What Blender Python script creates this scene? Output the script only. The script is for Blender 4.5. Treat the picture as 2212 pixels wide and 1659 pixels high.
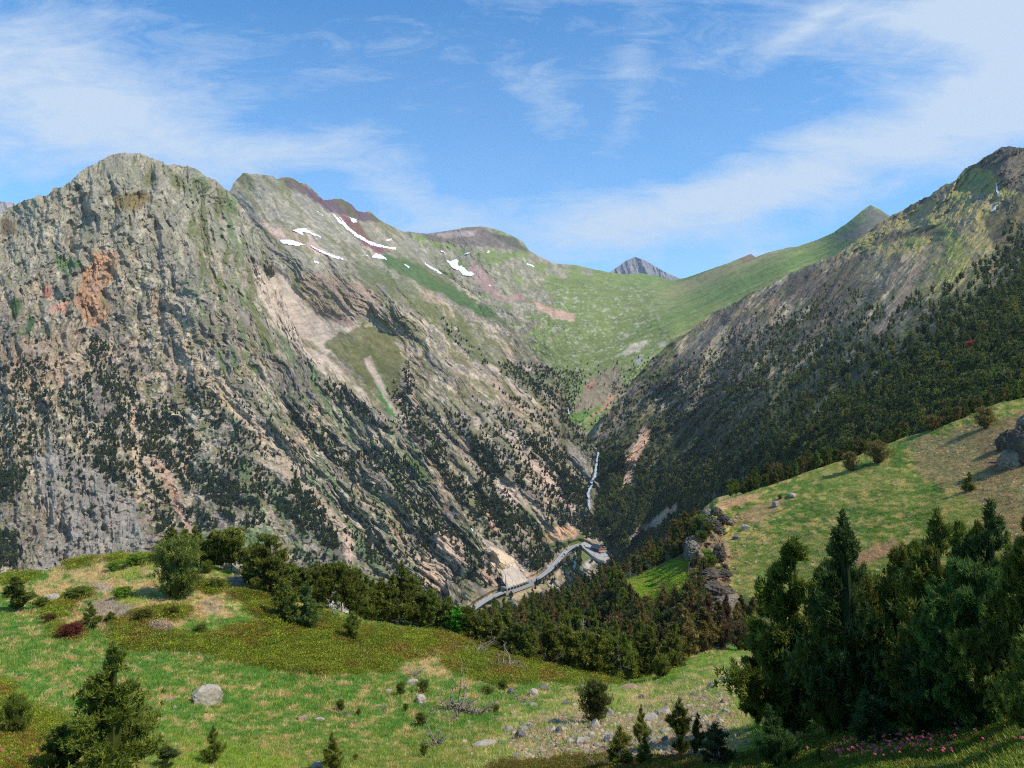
import bpy, bmesh, math, random
import numpy as np
from mathutils import Vector

C = bpy.context.scene
for o in list(bpy.data.objects):
    bpy.data.objects.remove(o)
COL = C.collection
R = math.radians

# ------------------------------------------------------------------ camera
F = 1580.0            # focal length in units of the 2212-wide measuring grid
CU, CV = 1106.0, 829.5
cam_d = bpy.data.cameras.new('camera')
cam = bpy.data.objects.new('camera', cam_d)
COL.objects.link(cam)
cam_d.sensor_width = 36.0
cam_d.lens = 36.0 * F / 2212.0
cam_d.clip_start = 0.5
cam_d.clip_end = 60000
cam.location = (0, 0, 0)
cam.rotation_euler = (R(90), 0, 0)
C.camera = cam

# ------------------------------------------------------------------ light
SUN_EL, SUN_AZ = 49.0, 112.0          # azimuth clockwise from the view direction
sd = bpy.data.lights.new('sun', 'SUN')
sd.energy = 5.0
sd.angle = R(0.5)
sd.color = (1.0, 0.95, 0.86)
sun = bpy.data.objects.new('sun', sd)
COL.objects.link(sun)
dirv = Vector((math.cos(R(SUN_EL)) * math.sin(R(SUN_AZ)), math.cos(R(SUN_EL)) * math.cos(R(SUN_AZ)), math.sin(R(SUN_EL))))
sun.rotation_euler = dirv.to_track_quat('Z', 'Y').to_euler()
sun.location = dirv * 100
C.view_settings.view_transform = 'Standard'
C.view_settings.look = 'None'
C.view_settings.gamma = 1
C.view_settings.exposure = 0.0
C.cycles.max_bounces = 5
C.cycles.diffuse_bounces = 2
C.cycles.volume_bounces = 0
C.cycles.transparent_max_bounces = 4
C.cycles.use_denoising = False
C.cycles.denoising_prefilter = 'ACCURATE'
C.cycles.filter_width = 1.1


# ------------------------------------------------------------------ node helpers
class NT:
    def __init__(s, nt):
        s.nt = nt

    def n(s, t, **kw):
        nd = s.nt.nodes.new(t)
        for k, v in kw.items():
            setattr(nd, k, v)
        return nd

    def val(s, sock, x):
        if isinstance(x, bpy.types.NodeSocket):
            s.nt.links.new(x, sock)
        else:
            sock.default_value = x

    def m(s, op, a, b=0.0, c=None, clamp=False):
        nd = s.n('ShaderNodeMath', operation=op, use_clamp=clamp)
        s.val(nd.inputs[0], a)
        s.val(nd.inputs[1], b)
        if c is not None:
            s.val(nd.inputs[2], c)
        return nd.outputs[0]

    def mix(s, f, a, b, bt='MIX'):
        nd = s.n('ShaderNodeMix', data_type='RGBA', blend_type=bt)
        s.val(nd.inputs[0], f)
        for k, x in ((6, a), (7, b)):
            if isinstance(x, (tuple, list)) and len(x) == 3:
                x = (*x, 1)
            s.val(nd.inputs[k], x)
        return nd.outputs[2]

    def noise(s, vec, scale, detail=4, rough=.55, dist=0.0):
        nd = s.n('ShaderNodeTexNoise')
        s.val(nd.inputs['Vector'], vec)
        nd.inputs['Scale'].default_value = scale
        nd.inputs['Detail'].default_value = detail
        nd.inputs['Roughness'].default_value = rough
        nd.inputs['Distortion'].default_value = dist
        return nd.outputs[0]

    def ramp(s, x, a, b, lo=0.0, hi=1.0):
        nd = s.n('ShaderNodeMapRange')
        s.val(nd.inputs[0], x)
        for k, v in zip((1, 2, 3, 4), (a, b, lo, hi)):
            nd.inputs[k].default_value = v
        return nd.outputs[0]


# ------------------------------------------------------------------ sky with high thin cloud
world = bpy.data.worlds.new('World')
C.world = world
world.use_nodes = True
wt = world.node_tree
wt.nodes.clear()
w = NT(wt)
sky = w.n('ShaderNodeTexSky', sky_type='NISHITA', sun_disc=False)
sky.sun_elevation = R(SUN_EL)
sky.sun_rotation = R(SUN_AZ)
sky.altitude = 2100
sky.air_density = 1.0
sky.dust_density = 0.3
sky.ozone_density = 2.0
geo = w.n('ShaderNodeTexCoord')
sep = w.n('ShaderNodeSeparateXYZ')
wt.links.new(geo.outputs['Generated'], sep.inputs[0])
X, Y, Z = sep.outputs
yy = w.m('MAXIMUM', Y, 0.08)
sx = w.m('DIVIDE', X, yy)
sz = w.m('DIVIDE', Z, yy)
# wispy noise in a flat plane of air (fibres run with the wind)
comb = w.n('ShaderNodeCombineXYZ')
w.val(comb.inputs[0], sx)
w.val(comb.inputs[1], w.m('MULTIPLY', sz, 1.0))
rotn = w.n('ShaderNodeMapping')
wt.links.new(comb.outputs[0], rotn.inputs['Vector'])
rotn.inputs['Rotation'].default_value = (0, 0, R(-20))
rotn.inputs['Scale'].default_value = (1.0, 2.3, 1)
n1 = w.noise(rotn.outputs[0], 2.6, 9, .62, .5)
rot2 = w.n('ShaderNodeMapping')
wt.links.new(comb.outputs[0], rot2.inputs['Vector'])
rot2.inputs['Rotation'].default_value = (0, 0, R(-28))
rot2.inputs['Scale'].default_value = (1.0, 3.4, 1)
n2 = w.noise(rot2.outputs[0], 8.0, 9, .72, .7)
n3 = w.noise(comb.outputs[0], 1.7, 5, .6, .8)
fib = w.m('ADD', w.m('MULTIPLY', n1, .5), w.m('MULTIPLY', n2, .5))


def blob(pu, pv, ru, rv, ang, amp):
    """soft patch of cloud at a bearing / height, radii in grid units, ang in degrees (up to the right)"""
    cu, cv = (pu - CU) / F, (CV - pv) / F
    ca, sa = math.cos(R(ang)), math.sin(R(ang))
    du = w.m('SUBTRACT', sx, cu)
    dv = w.m('SUBTRACT', sz, cv)
    a = w.m('ADD', w.m('MULTIPLY', du, ca * F / ru), w.m('MULTIPLY', dv, sa * F / ru))
    b = w.m('ADD', w.m('MULTIPLY', du, -sa * F / rv), w.m('MULTIPLY', dv, ca * F / rv))
    r2 = w.m('ADD', w.m('MULTIPLY', a, a), w.m('MULTIPLY', b, b))
    return w.m('MULTIPLY', w.m('POWER', 2.718, w.m('MULTIPLY', r2, -1.0)), amp)


acc = None
for bl in [(130, 170, 400, 150, -18, .95), (330, 290, 260, 70, -10, .5), (-100, 330, 420, 130, 0, .35),
           (1780, 360, 560, 85, 20, 1.25), (1380, 470, 330, 60, 12, .75), (2230, 200, 260, 110, 28, .8),
           (1960, 30, 330, 70, 8, 1.05), (2150, 60, 200, 120, 0, .9), (1720, 75, 130, 26, 35, .5), (870, 410, 150, 60, -30, .7), (760, 300, 200, 60, 20, .3),
           (1000, 480, 420, 45, 8, .5), (620, 330, 220, 45, 10, .35), (1180, 230, 60, 190, 25, .34), (1370, 150, 40, 170, -8, .32), (1040, 130, 200, 60, -30, .2),
           (1330, 300, 80, 45, 30, .45), (1750, 490, 250, 28, 22, .5), (700, 160, 260, 45, 15, .18)]:
    b_ = blob(*bl)
    acc = b_ if acc is None else w.m('ADD', acc, b_)
cl = w.m('ADD', acc, w.m('MULTIPLY', w.m('SUBTRACT', fib, .48), 3.6))
cl = w.m('ADD', cl, w.m('MULTIPLY', w.m('SUBTRACT', n3, .5), .9))
cover = w.ramp(cl, 0.10, 1.30, 0.0, 0.90)
veil = w.ramp(sz, 0.52, 0.10, 0.0, 0.36)          # thin high veil, thicker towards the horizon
cover = w.m('MAXIMUM', cover, w.m('MULTIPLY', veil, w.ramp(n1, .25, .7, .45, 1.0)))
skyc = w.n('ShaderNodeHueSaturation')
wt.links.new(sky.outputs[0], skyc.inputs['Color'])
skyc.inputs['Saturation'].default_value = 1.12
skyc.inputs['Value'].default_value = 1.0
tn = w.n('ShaderNodeVectorMath', operation='MULTIPLY')
wt.links.new(skyc.outputs[0], tn.inputs[0])
tn.inputs[1].default_value = (1.10, 2.06, 2.36)
cm = w.mix(cover, tn.outputs[0], (6.5, 7.7, 9.2, 1))
bg = w.n('ShaderNodeBackground')
wt.links.new(cm, bg.inputs[0])
bg.inputs[1].default_value = 0.10
out = w.n('ShaderNodeOutputWorld')
wt.links.new(bg.outputs[0], out.inputs[0])


# ------------------------------------------------------------------ generic helpers
def sr(r, g, b):
    f = lambda c: ((c / 255 + .055) / 1.055) ** 2.4 if c > 10 else c / 255 / 12.92
    return np.array([f(r), f(g), f(b)])


def P3(u, v, D):
    return np.stack([(u - CU) / F * D, D + 0 * u, (CV - v) / F * D], -1)


def hsh(ix, iy, seed):
    h = (ix.astype(np.int64) * 374761393 + iy.astype(np.int64) * 668265263 + seed * 974634777) & 0xffffffff
    h = ((h ^ (h >> 13)) * 1274126177) & 0xffffffff
    h = h ^ (h >> 16)
    return (h & 0xffffff) / float(0xffffff)


def vn(x, y, seed=0):
    ix, iy = np.floor(x), np.floor(y)
    fx, fy = x - ix, y - iy
    fx = fx * fx * (3 - 2 * fx)
    fy = fy * fy * (3 - 2 * fy)
    a, b = hsh(ix, iy, seed), hsh(ix + 1, iy, seed)
    c, d = hsh(ix, iy + 1, seed), hsh(ix + 1, iy + 1, seed)
    return (a + (b - a) * fx) * (1 - fy) + (c + (d - c) * fx) * fy


def fbm(x, y, oc=4, seed=0, g=.5):
    s, a, t = 0, 1.0, 0
    for k in range(oc):
        x, y = .8 * x - .6 * y, .6 * x + .8 * y
        s = s + a * vn(x * 2 ** k + 17.3 * k, y * 2 ** k - 9.1 * k, seed + k * 13)
        t += a
        a *= g
    return s / t


def rdg(x, y, oc=4, seed=0, g=.5):
    s, a, t = 0, 1.0, 0
    for k in range(oc):
        x, y = .8 * x - .6 * y, .6 * x + .8 * y
        s = s + a * (1 - np.abs(2 * vn(x * 2 ** k + 7.7 * k, y * 2 ** k + 3.1 * k, seed + k * 7) - 1))
        t += a
        a *= g
    return s / t


def sst(a, b, x):
    t = np.clip((x - a) / (b - a), 0, 1)
    return t * t * (3 - 2 * t)


def sdpoly(u, v, poly):
    p = np.array(poly, float)
    d = np.full(u.shape, 1e18)
    s = np.ones(u.shape)
    n = len(p)
    for i in range(n):
        a, b = p[i], p[i - 1]
        e = b - a
        wx, wy = u - a[0], v - a[1]
        t = np.clip((wx * e[0] + wy * e[1]) / max(e @ e, 1e-9), 0, 1)
        d = np.minimum(d, (wx - e[0] * t) ** 2 + (wy - e[1] * t) ** 2)
        c1, c2, c3 = v >= a[1], v < b[1], e[0] * wy > e[1] * wx
        s = np.where((c1 & c2 & c3) | (~c1 & ~c2 & ~c3), -s, s)
    return np.sqrt(d) * s


def pm(u, v, poly, soft=4, wob=10, ws=25, seed=5):
    """mask inside a patch with a wobbly edge"""
    p = np.array(poly, float)
    m = np.zeros(u.shape)
    pad = wob + soft + 4
    sel = (u > p[:, 0].min() - pad) & (u < p[:, 0].max() + pad) & (v > p[:, 1].min() - pad) & (v < p[:, 1].max() + pad)
    if not sel.any():
        return m
    uu, v2 = u[sel], v[sel]
    d = sdpoly(uu, v2, poly) + (fbm(uu / ws, v2 / ws, 4, seed) - .5) * 2 * wob
    m[sel] = 1 - sst(-soft, soft, d)
    return m


def mixc(c, col, m):
    return c + (np.asarray(col) - c) * np.clip(m, 0, 1)[..., None]


def mq(u, v, ctrl, c=.07):
    p = np.array(ctrl, float)
    x, y, z = p[:, 0] / 1000, p[:, 1] / 1000, np.log(p[:, 2])
    n = len(p)
    A = np.zeros((n + 3, n + 3))
    A[:n, :n] = np.sqrt((x[:, None] - x) ** 2 + (y[:, None] - y) ** 2 + c * c)
    A[:n, n:] = np.stack([np.ones(n), x, y], 1)
    A[n:, :n] = A[:n, n:].T
    w_ = np.linalg.solve(A, np.r_[z, 0, 0, 0])
    r = w_[n] + w_[n + 1] * u / 1000 + w_[n + 2] * v / 1000
    for i in range(n):
        r = r + w_[i] * np.sqrt((u / 1000 - x[i]) ** 2 + (v / 1000 - y[i]) ** 2 + c * c)
    return np.exp(r)


def mk_mesh(name, V, Fc, cols=None, smooth=False, attrs=None):
    me = bpy.data.meshes.new(name)
    V = np.ascontiguousarray(V, dtype=np.float32)
    Fc = np.ascontiguousarray(Fc, dtype=np.int32)
    k = Fc.shape[1]
    me.vertices.add(len(V))
    me.vertices.foreach_set('co', V.ravel())
    me.loops.add(Fc.size)
    me.loops.foreach_set('vertex_index', Fc.ravel())
    me.polygons.add(len(Fc))
    me.polygons.foreach_set('loop_start', np.arange(len(Fc), dtype=np.int32) * k)
    me.polygons.foreach_set('use_smooth', np.full(len(Fc), smooth))
    if cols is not None:
        a = me.attributes.new('Col', 'FLOAT_COLOR', 'POINT')
        c4 = np.ones((len(V), 4), np.float32)
        c4[:, :3] = cols.reshape(-1, 3)
        a.data.foreach_set('color', c4.ravel())
    for nm, arr in (attrs or {}).items():
        a = me.attributes.new(nm, 'FLOAT', 'POINT')
        a.data.foreach_set('value', np.asarray(arr, np.float32))
    me.update(calc_edges=True)
    me.validate()
    return me


def link(name, me, mat=None, parent=None, **tags):
    o = bpy.data.objects.new(name, me)
    COL.objects.link(o)
    if mat is not None and me is not None and not me.materials:
        me.materials.append(mat)
    if parent is not None:
        o.parent = parent
    for k, v in tags.items():
        if v:
            o[k] = v
    return o


class MB:
    """collects polygons for one part"""
    def __init__(s):
        s.V, s.F = [], []

    def add(s, V, Fc):
        b = len(s.V)
        s.V += [tuple(map(float, v)) for v in V]
        s.F += [tuple(int(i) + b for i in f) for f in Fc]

    def box(s, c, d, M=None):
        x, y, z = d[0] / 2, d[1] / 2, d[2] / 2
        V = [Vector((i * x, j * y, k * z)) + Vector(c) for i in (-1, 1) for j in (-1, 1) for k in (-1, 1)]
        if M is not None:
            V = [M @ p for p in V]
        s.add(V, [(0, 1, 3, 2), (4, 6, 7, 5), (0, 4, 5, 1), (2, 3, 7, 6), (0, 2, 6, 4), (1, 5, 7, 3)])

    def prism(s, prof, y0, y1):
        n = len(prof)
        V = [(x, y0, z) for x, z in prof] + [(x, y1, z) for x, z in prof]
        s.add(V, [tuple(range(n))[::-1], tuple(range(n, 2 * n))] + [(i, (i + 1) % n, n + (i + 1) % n, n + i) for i in range(n)])

    def tube(s, pts, rad, n=5):
        pts = [Vector(p) for p in pts]
        V = []
        for i, p in enumerate(pts):
            d = (pts[min(i + 1, len(pts) - 1)] - pts[max(i - 1, 0)])
            d = d.normalized() if d.length > 1e-9 else Vector((0, 0, 1))
            a = d.cross(Vector((0.31, 0.2, 0.93))).normalized()
            b = d.cross(a)
            for k in range(n):
                t = 2 * math.pi * k / n
                V.append(p + (a * math.cos(t) + b * math.sin(t)) * rad[i])
        Fc = []
        for i in range(len(pts) - 1):
            for k in range(n):
                Fc.append((i * n + k, i * n + (k + 1) % n, (i + 1) * n + (k + 1) % n, (i + 1) * n + k))
        Fc.append(tuple(range(n))[::-1])
        Fc.append(tuple((len(pts) - 1) * n + k for k in range(n)))
        s.add(V, Fc)

    def mesh(s, name, smooth=False):
        me = bpy.data.meshes.new(name)
        me.from_pydata(s.V, [], s.F)
        for p in me.polygons:
            p.use_smooth = smooth
        me.update()
        return me


# ------------------------------------------------------------------ materials
def new_mat(name):
    m = bpy.data.materials.new(name)
    m.use_nodes = True
    nt = m.node_tree
    nt.nodes.clear()
    t = NT(nt)
    b = t.n('ShaderNodeBsdfPrincipled')
    o = t.n('ShaderNodeOutputMaterial')
    nt.links.new(b.outputs[0], o.inputs[0])
    return m, t, b


def mat_ground(name, scales, amp=.35, bump=.5, bdist=1.0, rough=.95, grain=.0):
    m, t, b = new_mat(name)
    tc = t.n('ShaderNodeTexCoord').outputs['Object']
    at = t.n('ShaderNodeAttribute', attribute_name='Col').outputs['Color']
    n1 = t.noise(tc, scales[0], 6, .65)
    n2 = t.noise(tc, scales[1], 4, .6)
    f = t.m('ADD', t.ramp(n1, .3, .7, -amp, amp), t.ramp(n2, .3, .7, -amp * .6, amp * .6))
    f = t.m('ADD', f, 1.0)
    col = t.n('ShaderNodeVectorMath', operation='SCALE')
    t.val(col.inputs[0], at)
    t.val(col.inputs['Scale'], f)
    t.val(b.inputs['Base Color'], col.outputs[0])
    b.inputs['Roughness'].default_value = rough
    b.inputs['Specular IOR Level'].default_value = .15
    bp = t.n('ShaderNodeBump')
    bp.inputs['Strength'].default_value = bump
    bp.inputs['Distance'].default_value = bdist
    t.val(bp.inputs['Height'], t.m('ADD', n1, t.m('MULTIPLY', n2, .5)))
    t.nt.links.new(bp.outputs[0], b.inputs['Normal'])
    return m


def mat_plain(name, col, col2=None, scale=4, rough=.8, bump=.3, spec=.3, metal=0, dist=.02):
    m, t, b = new_mat(name)
    tc = t.n('ShaderNodeTexCoord').outputs['Object']
    n = t.noise(tc, scale, 6, .65)
    c2 = col2 if col2 is not None else tuple(c * .6 for c in col)
    t.val(b.inputs['Base Color'], t.mix(t.ramp(n, .35, .65), tuple(col), tuple(c2)))
    b.inputs['Roughness'].default_value = rough
    b.inputs['Specular IOR Level'].default_value = spec
    b.inputs['Metallic'].default_value = metal
    if bump:
        bp = t.n('ShaderNodeBump')
        bp.inputs['Strength'].default_value = bump
        bp.inputs['Distance'].default_value = dist
        t.val(bp.inputs['Height'], n)
        t.nt.links.new(bp.outputs[0], b.inputs['Normal'])
    return m


def mat_leaf(name, inst, base_rough=.6, trans=.0, grain=None):
    """foliage: colour per plant (object colour, or per point for scattered growth) times variation per tuft"""
    m, t, b = new_mat(name)
    if inst:
        c = t.n('ShaderNodeAttribute', attribute_type='INSTANCER', attribute_name='tint').outputs['Color']
    else:
        c = t.n('ShaderNodeObjectInfo').outputs['Color']
    v = t.n('ShaderNodeAttribute', attribute_name='var').outputs['Fac']
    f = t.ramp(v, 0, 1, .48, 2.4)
    vm = t.n('ShaderNodeVectorMath', operation='SCALE')
    t.val(vm.inputs[0], c)
    t.val(vm.inputs['Scale'], f)
    hs = t.n('ShaderNodeHueSaturation')
    t.val(hs.inputs['Color'], vm.outputs[0])
    t.val(hs.inputs['Hue'], t.ramp(v, 0, 1, .495, .47))
    t.val(b.inputs['Base Color'], hs.outputs[0])
    b.inputs['Roughness'].default_value = base_rough
    b.inputs['Specular IOR Level'].default_value = .2
    tl_ = t.n('ShaderNodeBsdfTranslucent')
    t.val(tl_.inputs['Color'], hs.outputs[0])
    mx = t.n('ShaderNodeMixShader')
    mx.inputs[0].default_value = .40
    t.nt.links.new(b.outputs[0], mx.inputs[1])
    t.nt.links.new(tl_.outputs[0], mx.inputs[2])
    t.nt.links.new(mx.outputs[0], t.nt.nodes['Material Output'].inputs[0])
    return m


M_rock = mat_ground('rock_slope', (.035, .16), .30, .6, 6.0)
M_far = mat_ground('far_slope', (.012, .05), .25, .5, 12.0)
M_meadow = mat_ground('meadow', (.5, 2.2), .30, .5, .3)
M_near = mat_ground('near_turf', (1.6, 7.0), .35, .6, .12)
M_snow = mat_plain('snow', (.88, .88, .90), (.62, .61, .62), .05, .7, .3, .2, dist=2)  # darker second tone paints in both dirt and shading
M_water = mat_plain('white_water', (.52, .57, .64), (.28, .31, .35), .12, .4, .6, .4, dist=1)
M_bark = mat_plain('bark', (.22, .17, .13), (.10, .078, .06), 6, .9, .6)
M_deadwood = mat_plain('dead_wood', (.34, .27, .225), (.18, .14, .115), 5, .85, .5)
M_stone = mat_plain('lichen_stone', (.36, .305, .225), (.17, .155, .14), 2.2, .9, .8, .2, dist=.06)
M_stone_pale = mat_plain('pale_stone', (.46, .39, .29), (.30, .245, .19), 1.6, .9, .8, .2, dist=.05)
M_stone_rust = mat_plain('rusty_stone', (.42, .25, .15), (.20, .14, .11), 2.2, .9, .8, .2, dist=.05)
M_stone_dark = mat_plain('dark_stone', (.16, .15, .15), (.08, .075, .075), 2.2, .9, .8, .2, dist=.05)
M_asphalt = mat_plain('asphalt', (.30, .295, .29), (.24, .235, .23), .3, .9, .1)
M_concrete = mat_plain('concrete', (.36, .34, .30), (.25, .23, .20), .4, .9, .2)
M_gravel = mat_plain('gravel', (.42, .38, .33), (.33, .30, .26), .4, .95, .3)
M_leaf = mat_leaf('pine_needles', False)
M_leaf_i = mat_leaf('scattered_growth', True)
M_debris = mat_plain('earth_debris', (.55, .44, .33), (.46, .35, .26), .12, .95, .6, dist=1)
M_roof = mat_plain('dark_slate', (.05, .07, .09), (.035, .045, .06), 1, .6, .2)
M_wood_or = mat_plain('orange_timber', (.42, .13, .05), (.30, .09, .035), 2, .7, .2)
M_wood_dk = mat_plain('brown_timber', (.09, .05, .04), (.05, .03, .025), 2, .8, .2)
M_glass = mat_plain('window_glass', (.03, .04, .05), (.02, .025, .03), 1, .15, 0, .6)
M_paint = {k: mat_plain(k + '_paint', c, tuple(x * .9 for x in c), 1, .35, 0, .5) for k, c in
           dict(white=(.8, .8, .8), dark=(.04, .05, .07), red=(.30, .05, .04), yellow=(.8, .62, .02), silver=(.45, .48, .5)).items()}
M_rubber = mat_plain('rubber', (.02, .02, .02), (.03, .03, .03), 3, .9, 0)


# ------------------------------------------------------------------ terrain layers
class Layer:
    def __init__(s, top, bot, ctrl, du, rows, jag=0, jseed=1, back=(8, 40, .75), disp=None, c=.07):
        top = np.array(top, float)
        bot = np.array(bot, float)
        s.us = np.arange(top[0, 0], top[-1, 0] + .01, du)
        s.u0, s.du = s.us[0], du
        vt = np.interp(s.us, top[:, 0], top[:, 1])
        if jag:
            vt = vt + (fbm(s.us / 22, s.us * 0 + 3.3, 5, jseed, .62) - .5) * jag * 2
        s.vt = vt
        s.vb = np.interp(s.us, bot[:, 0], bot[:, 1])
        s.vb = np.maximum(s.vb, s.vt + 4)
        s.rows = rows
        T = np.linspace(0, 1, rows)[:, None]
        s.U = np.repeat(s.us[None], rows, 0)
        s.V = s.vt + T * (s.vb - s.vt)
        s.D = mq(s.U, s.V, ctrl, c)
        if disp is not None:
            s.D = s.D + disp(s.U, s.V, s.D)
        s.back = back

    def idx(s, u, v):
        x = np.clip((np.asarray(u, float) - s.u0) / s.du, 0, len(s.us) - 1.001)
        i = x.astype(int)
        fx = x - i
        vt = s.vt[i] * (1 - fx) + s.vt[i + 1] * fx
        vb = s.vb[i] * (1 - fx) + s.vb[i + 1] * fx
        y = np.clip((np.asarray(v, float) - vt) / (vb - vt), 0, .99999) * (s.rows - 1)
        j = np.minimum(y.astype(int), s.rows - 2)
        return i, j, fx, y - j

    def d(s, u, v):
        i, j, fx, fy = s.idx(u, v)
        G = s.D
        return (G[j, i] * (1 - fx) + G[j, i + 1] * fx) * (1 - fy) + (G[j + 1, i] * (1 - fx) + G[j + 1, i + 1] * fx) * fy

    def at(s, G, u, v):
        i, j, fx, fy = s.idx(u, v)
        return G[j, i]

    def top(s, u):
        return np.interp(u, s.us, s.vt)

    def pos(s, u, v, off=0.0):
        u, v = np.asarray(u, float), np.asarray(v, float)
        v = np.maximum(v, s.top(u) + .5)
        return P3(u, v, s.d(u, v) - off)

    def behind(s, u, dy):
        """point on the far side of the crest"""
        vt = s.top(u)
        D = s.d(u, vt + .5)
        p = P3(np.asarray(u, float), vt, D)
        k = (D + dy) / D
        p[..., 0] *= k
        p[..., 1] += dy
        p[..., 2] -= dy * s.back[2]
        return p

    def slope(s):
        Pp = P3(s.U, s.V, s.D)
        du = np.gradient(Pp, axis=1)
        dv = np.gradient(Pp, axis=0)
        n = np.cross(du, dv)
        n /= np.linalg.norm(n, axis=-1, keepdims=True) + 1e-9
        return np.abs(n[..., 2])

    def build(s, name, mat, cols, kind='structure', smooth=False, **tags):
        Pp = P3(s.U, s.V, s.D)
        nb, step, sl = s.back
        rowsP, rowsC = [], []
        for k in range(nb, 0, -1):
            q = Pp[0].copy()
            dy = step * k
            q[:, 0] *= (q[:, 1] + dy) / q[:, 1]
            q[:, 1] += dy
            q[:, 2] -= dy * sl
            rowsP.append(q)
            rowsC.append(cols[0])
        A = np.concatenate([np.array(rowsP), Pp]) if nb else Pp
        Cc = np.concatenate([np.array(rowsC), cols]) if nb else cols
        h, wd = A.shape[:2]
        i = np.arange(h * wd).reshape(h, wd)
        Fc = np.stack([i[1:, :-1], i[1:, 1:], i[:-1, 1:], i[:-1, :-1]], -1).reshape(-1, 4)
        me = mk_mesh(name, A.reshape(-1, 3), Fc, Cc, smooth)
        return link(name, me, mat, kind=kind, **tags)


# palette
ROCK_L = sr(184, 167, 139)
ROCK_G = sr(136, 124, 110)
ROCK_D = sr(84, 76, 69)
TAN = sr(172, 140, 110)
SCREE = sr(184, 164, 142)
GRASS_O = sr(98, 98, 52)
GRASS_G = sr(72, 104, 46)
ORANGE = sr(176, 124, 92)
PURPLE = sr(118, 84, 84)
PINKSC = sr(160, 128, 112)
SNOWC = sr(225, 228, 232)


def rockcols(U, V, a, b, sl, lich=.5, seed=0, dark=1.0, rib=None):
    f1 = fbm(a / 20, b / 44, 5, seed + 1, .7)
    f2 = fbm(a / 6, b / 10, 4, seed + 2, .7)
    f3 = fbm(U / 4.2, V / 4.2, 2, seed + 3, .8)
    f4 = fbm(U / 60, V / 60, 4, seed + 4)
    c = np.broadcast_to(ROCK_G, U.shape + (3,)).copy()
    c = mixc(c, ROCK_L, sst(.42, .62, f1 * .4 + f2 * .4 + f3 * .2 + (lich - .5) * .3))
    c = mixc(c, TAN, sst(.5, .66, f4) * .55 * sst(.35, .6, f2))
    c = mixc(c, ROCK_D, sst(.54, .68, fbm(a / 5, b / 8, 4, seed + 9, .75)) * .7 * dark)
    if rib is not None:
        c = mixc(c, sr(168, 142, 116) * (.85 + .3 * f3)[..., None], (1 - sst(.24, .44, rib)) * .55 * sst(.35, .6, f4))
        c = mixc(c, sr(92, 86, 82), sst(.62, .85, rib) * (.45 if seed < 500 else .75))
    c = mixc(c, GRASS_O, sst(.50, .62, fbm(a / 9, b / 15, 5, seed + 11, .7)) * .7 * sst(.15, .5, sl))
    c *= (0.82 + .36 * f3)[..., None]
    return c


def pl(poly):
    return poly


ROAD = [(985, 1345, 1262), (1005, 1328, 1280), (1035, 1306, 1310), (1060, 1291, 1335), (1090, 1278, 1362), (1120, 1268, 1385), (1145, 1258, 1402), (1165, 1247, 1420), (1183, 1234, 1440),
        (1198, 1219, 1462), (1210, 1205, 1485), (1222, 1192, 1505), (1236, 1182, 1522), (1252, 1176, 1535), (1263, 1179, 1533), (1277, 1187, 1522), (1292, 1195, 1512)]

# ---- A : the big left mountain
def fanA(U, V):
    # fall lines that leave the summit steeply and bend to the right lower down
    h = np.maximum(V - 335, 0) ** 2 / 1600
    lo, hi_ = U - .9 * h - 5, U + 5.0
    for _ in range(16):
        mid = (lo + hi_) / 2
        big_ = mid + .85 * sst(190, 420, mid) * h > U
        hi_ = np.where(big_, mid, hi_)
        lo = np.where(big_, lo, mid)
    wv = (fbm(U / 46, V / 46, 4, 77) - .5) * 34
    return ((lo + hi_) / 2 + wv * sst(300, 600, V + U * .3)) * 1.25, V * 1.15 + (fbm(U / 30, V / 30, 3, 78) - .5) * 30


def ribA(U, V):
    a, b = fanA(U, V)
    return rdg((a + (fbm(U / 50, V / 50, 3, 88) - .5) * 30) / 62, b / 210, 2, 89, .45)


def dispA(U, V, D):
    a, b = fanA(U, V)
    w1 = (fbm(U / 120, V / 120, 3, 71) - .5) * 40
    g = sst(0, 60, V - 330)
    d = -85 * (rdg((a + w1) / 105, b / 260, 3, 3) - .55) * g
    d += -50 * (ribA(U, V) - .5) * g
    d += -24 * (rdg((a + w1 * .6) / 26, b / 60, 3, 5, .5) - .5)
    d += -24 * (rdg((a + w1) / 24, b / 36, 4, 6, .6) - .5) * g
    d += -15 * (fbm(a / 14, b / 36, 3, 9, .55) - .5) * 2
    d += -9 * (rdg((U + .5 * V) / 16, V / 14, 3, 12, .6) - .5) * 2
    # hard-edged steps of bare rock low on the left cliff
    cl = pm(U, V, [(60, 1000), (130, 960), (200, 1010), (290, 1080), (320, 1200), (280, 1260), (100, 1270), (110, 1120)], 12, 12)
    d += -22 * (rdg(U / 15, V / 90, 3, 15, .5) - .5) * cl
    rd = np.full(U.shape, 1e9)
    for q in range(7):
        rd = np.minimum(rd, np.abs(sdpoly(U, V, [ROAD[q][:2], ROAD[q + 1][:2]])))
    flat = sst(6, 40, rd)
    return d * D / 1900 * (.15 + .85 * flat) + 34 * (1 - sst(8, 18, rd))


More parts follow.
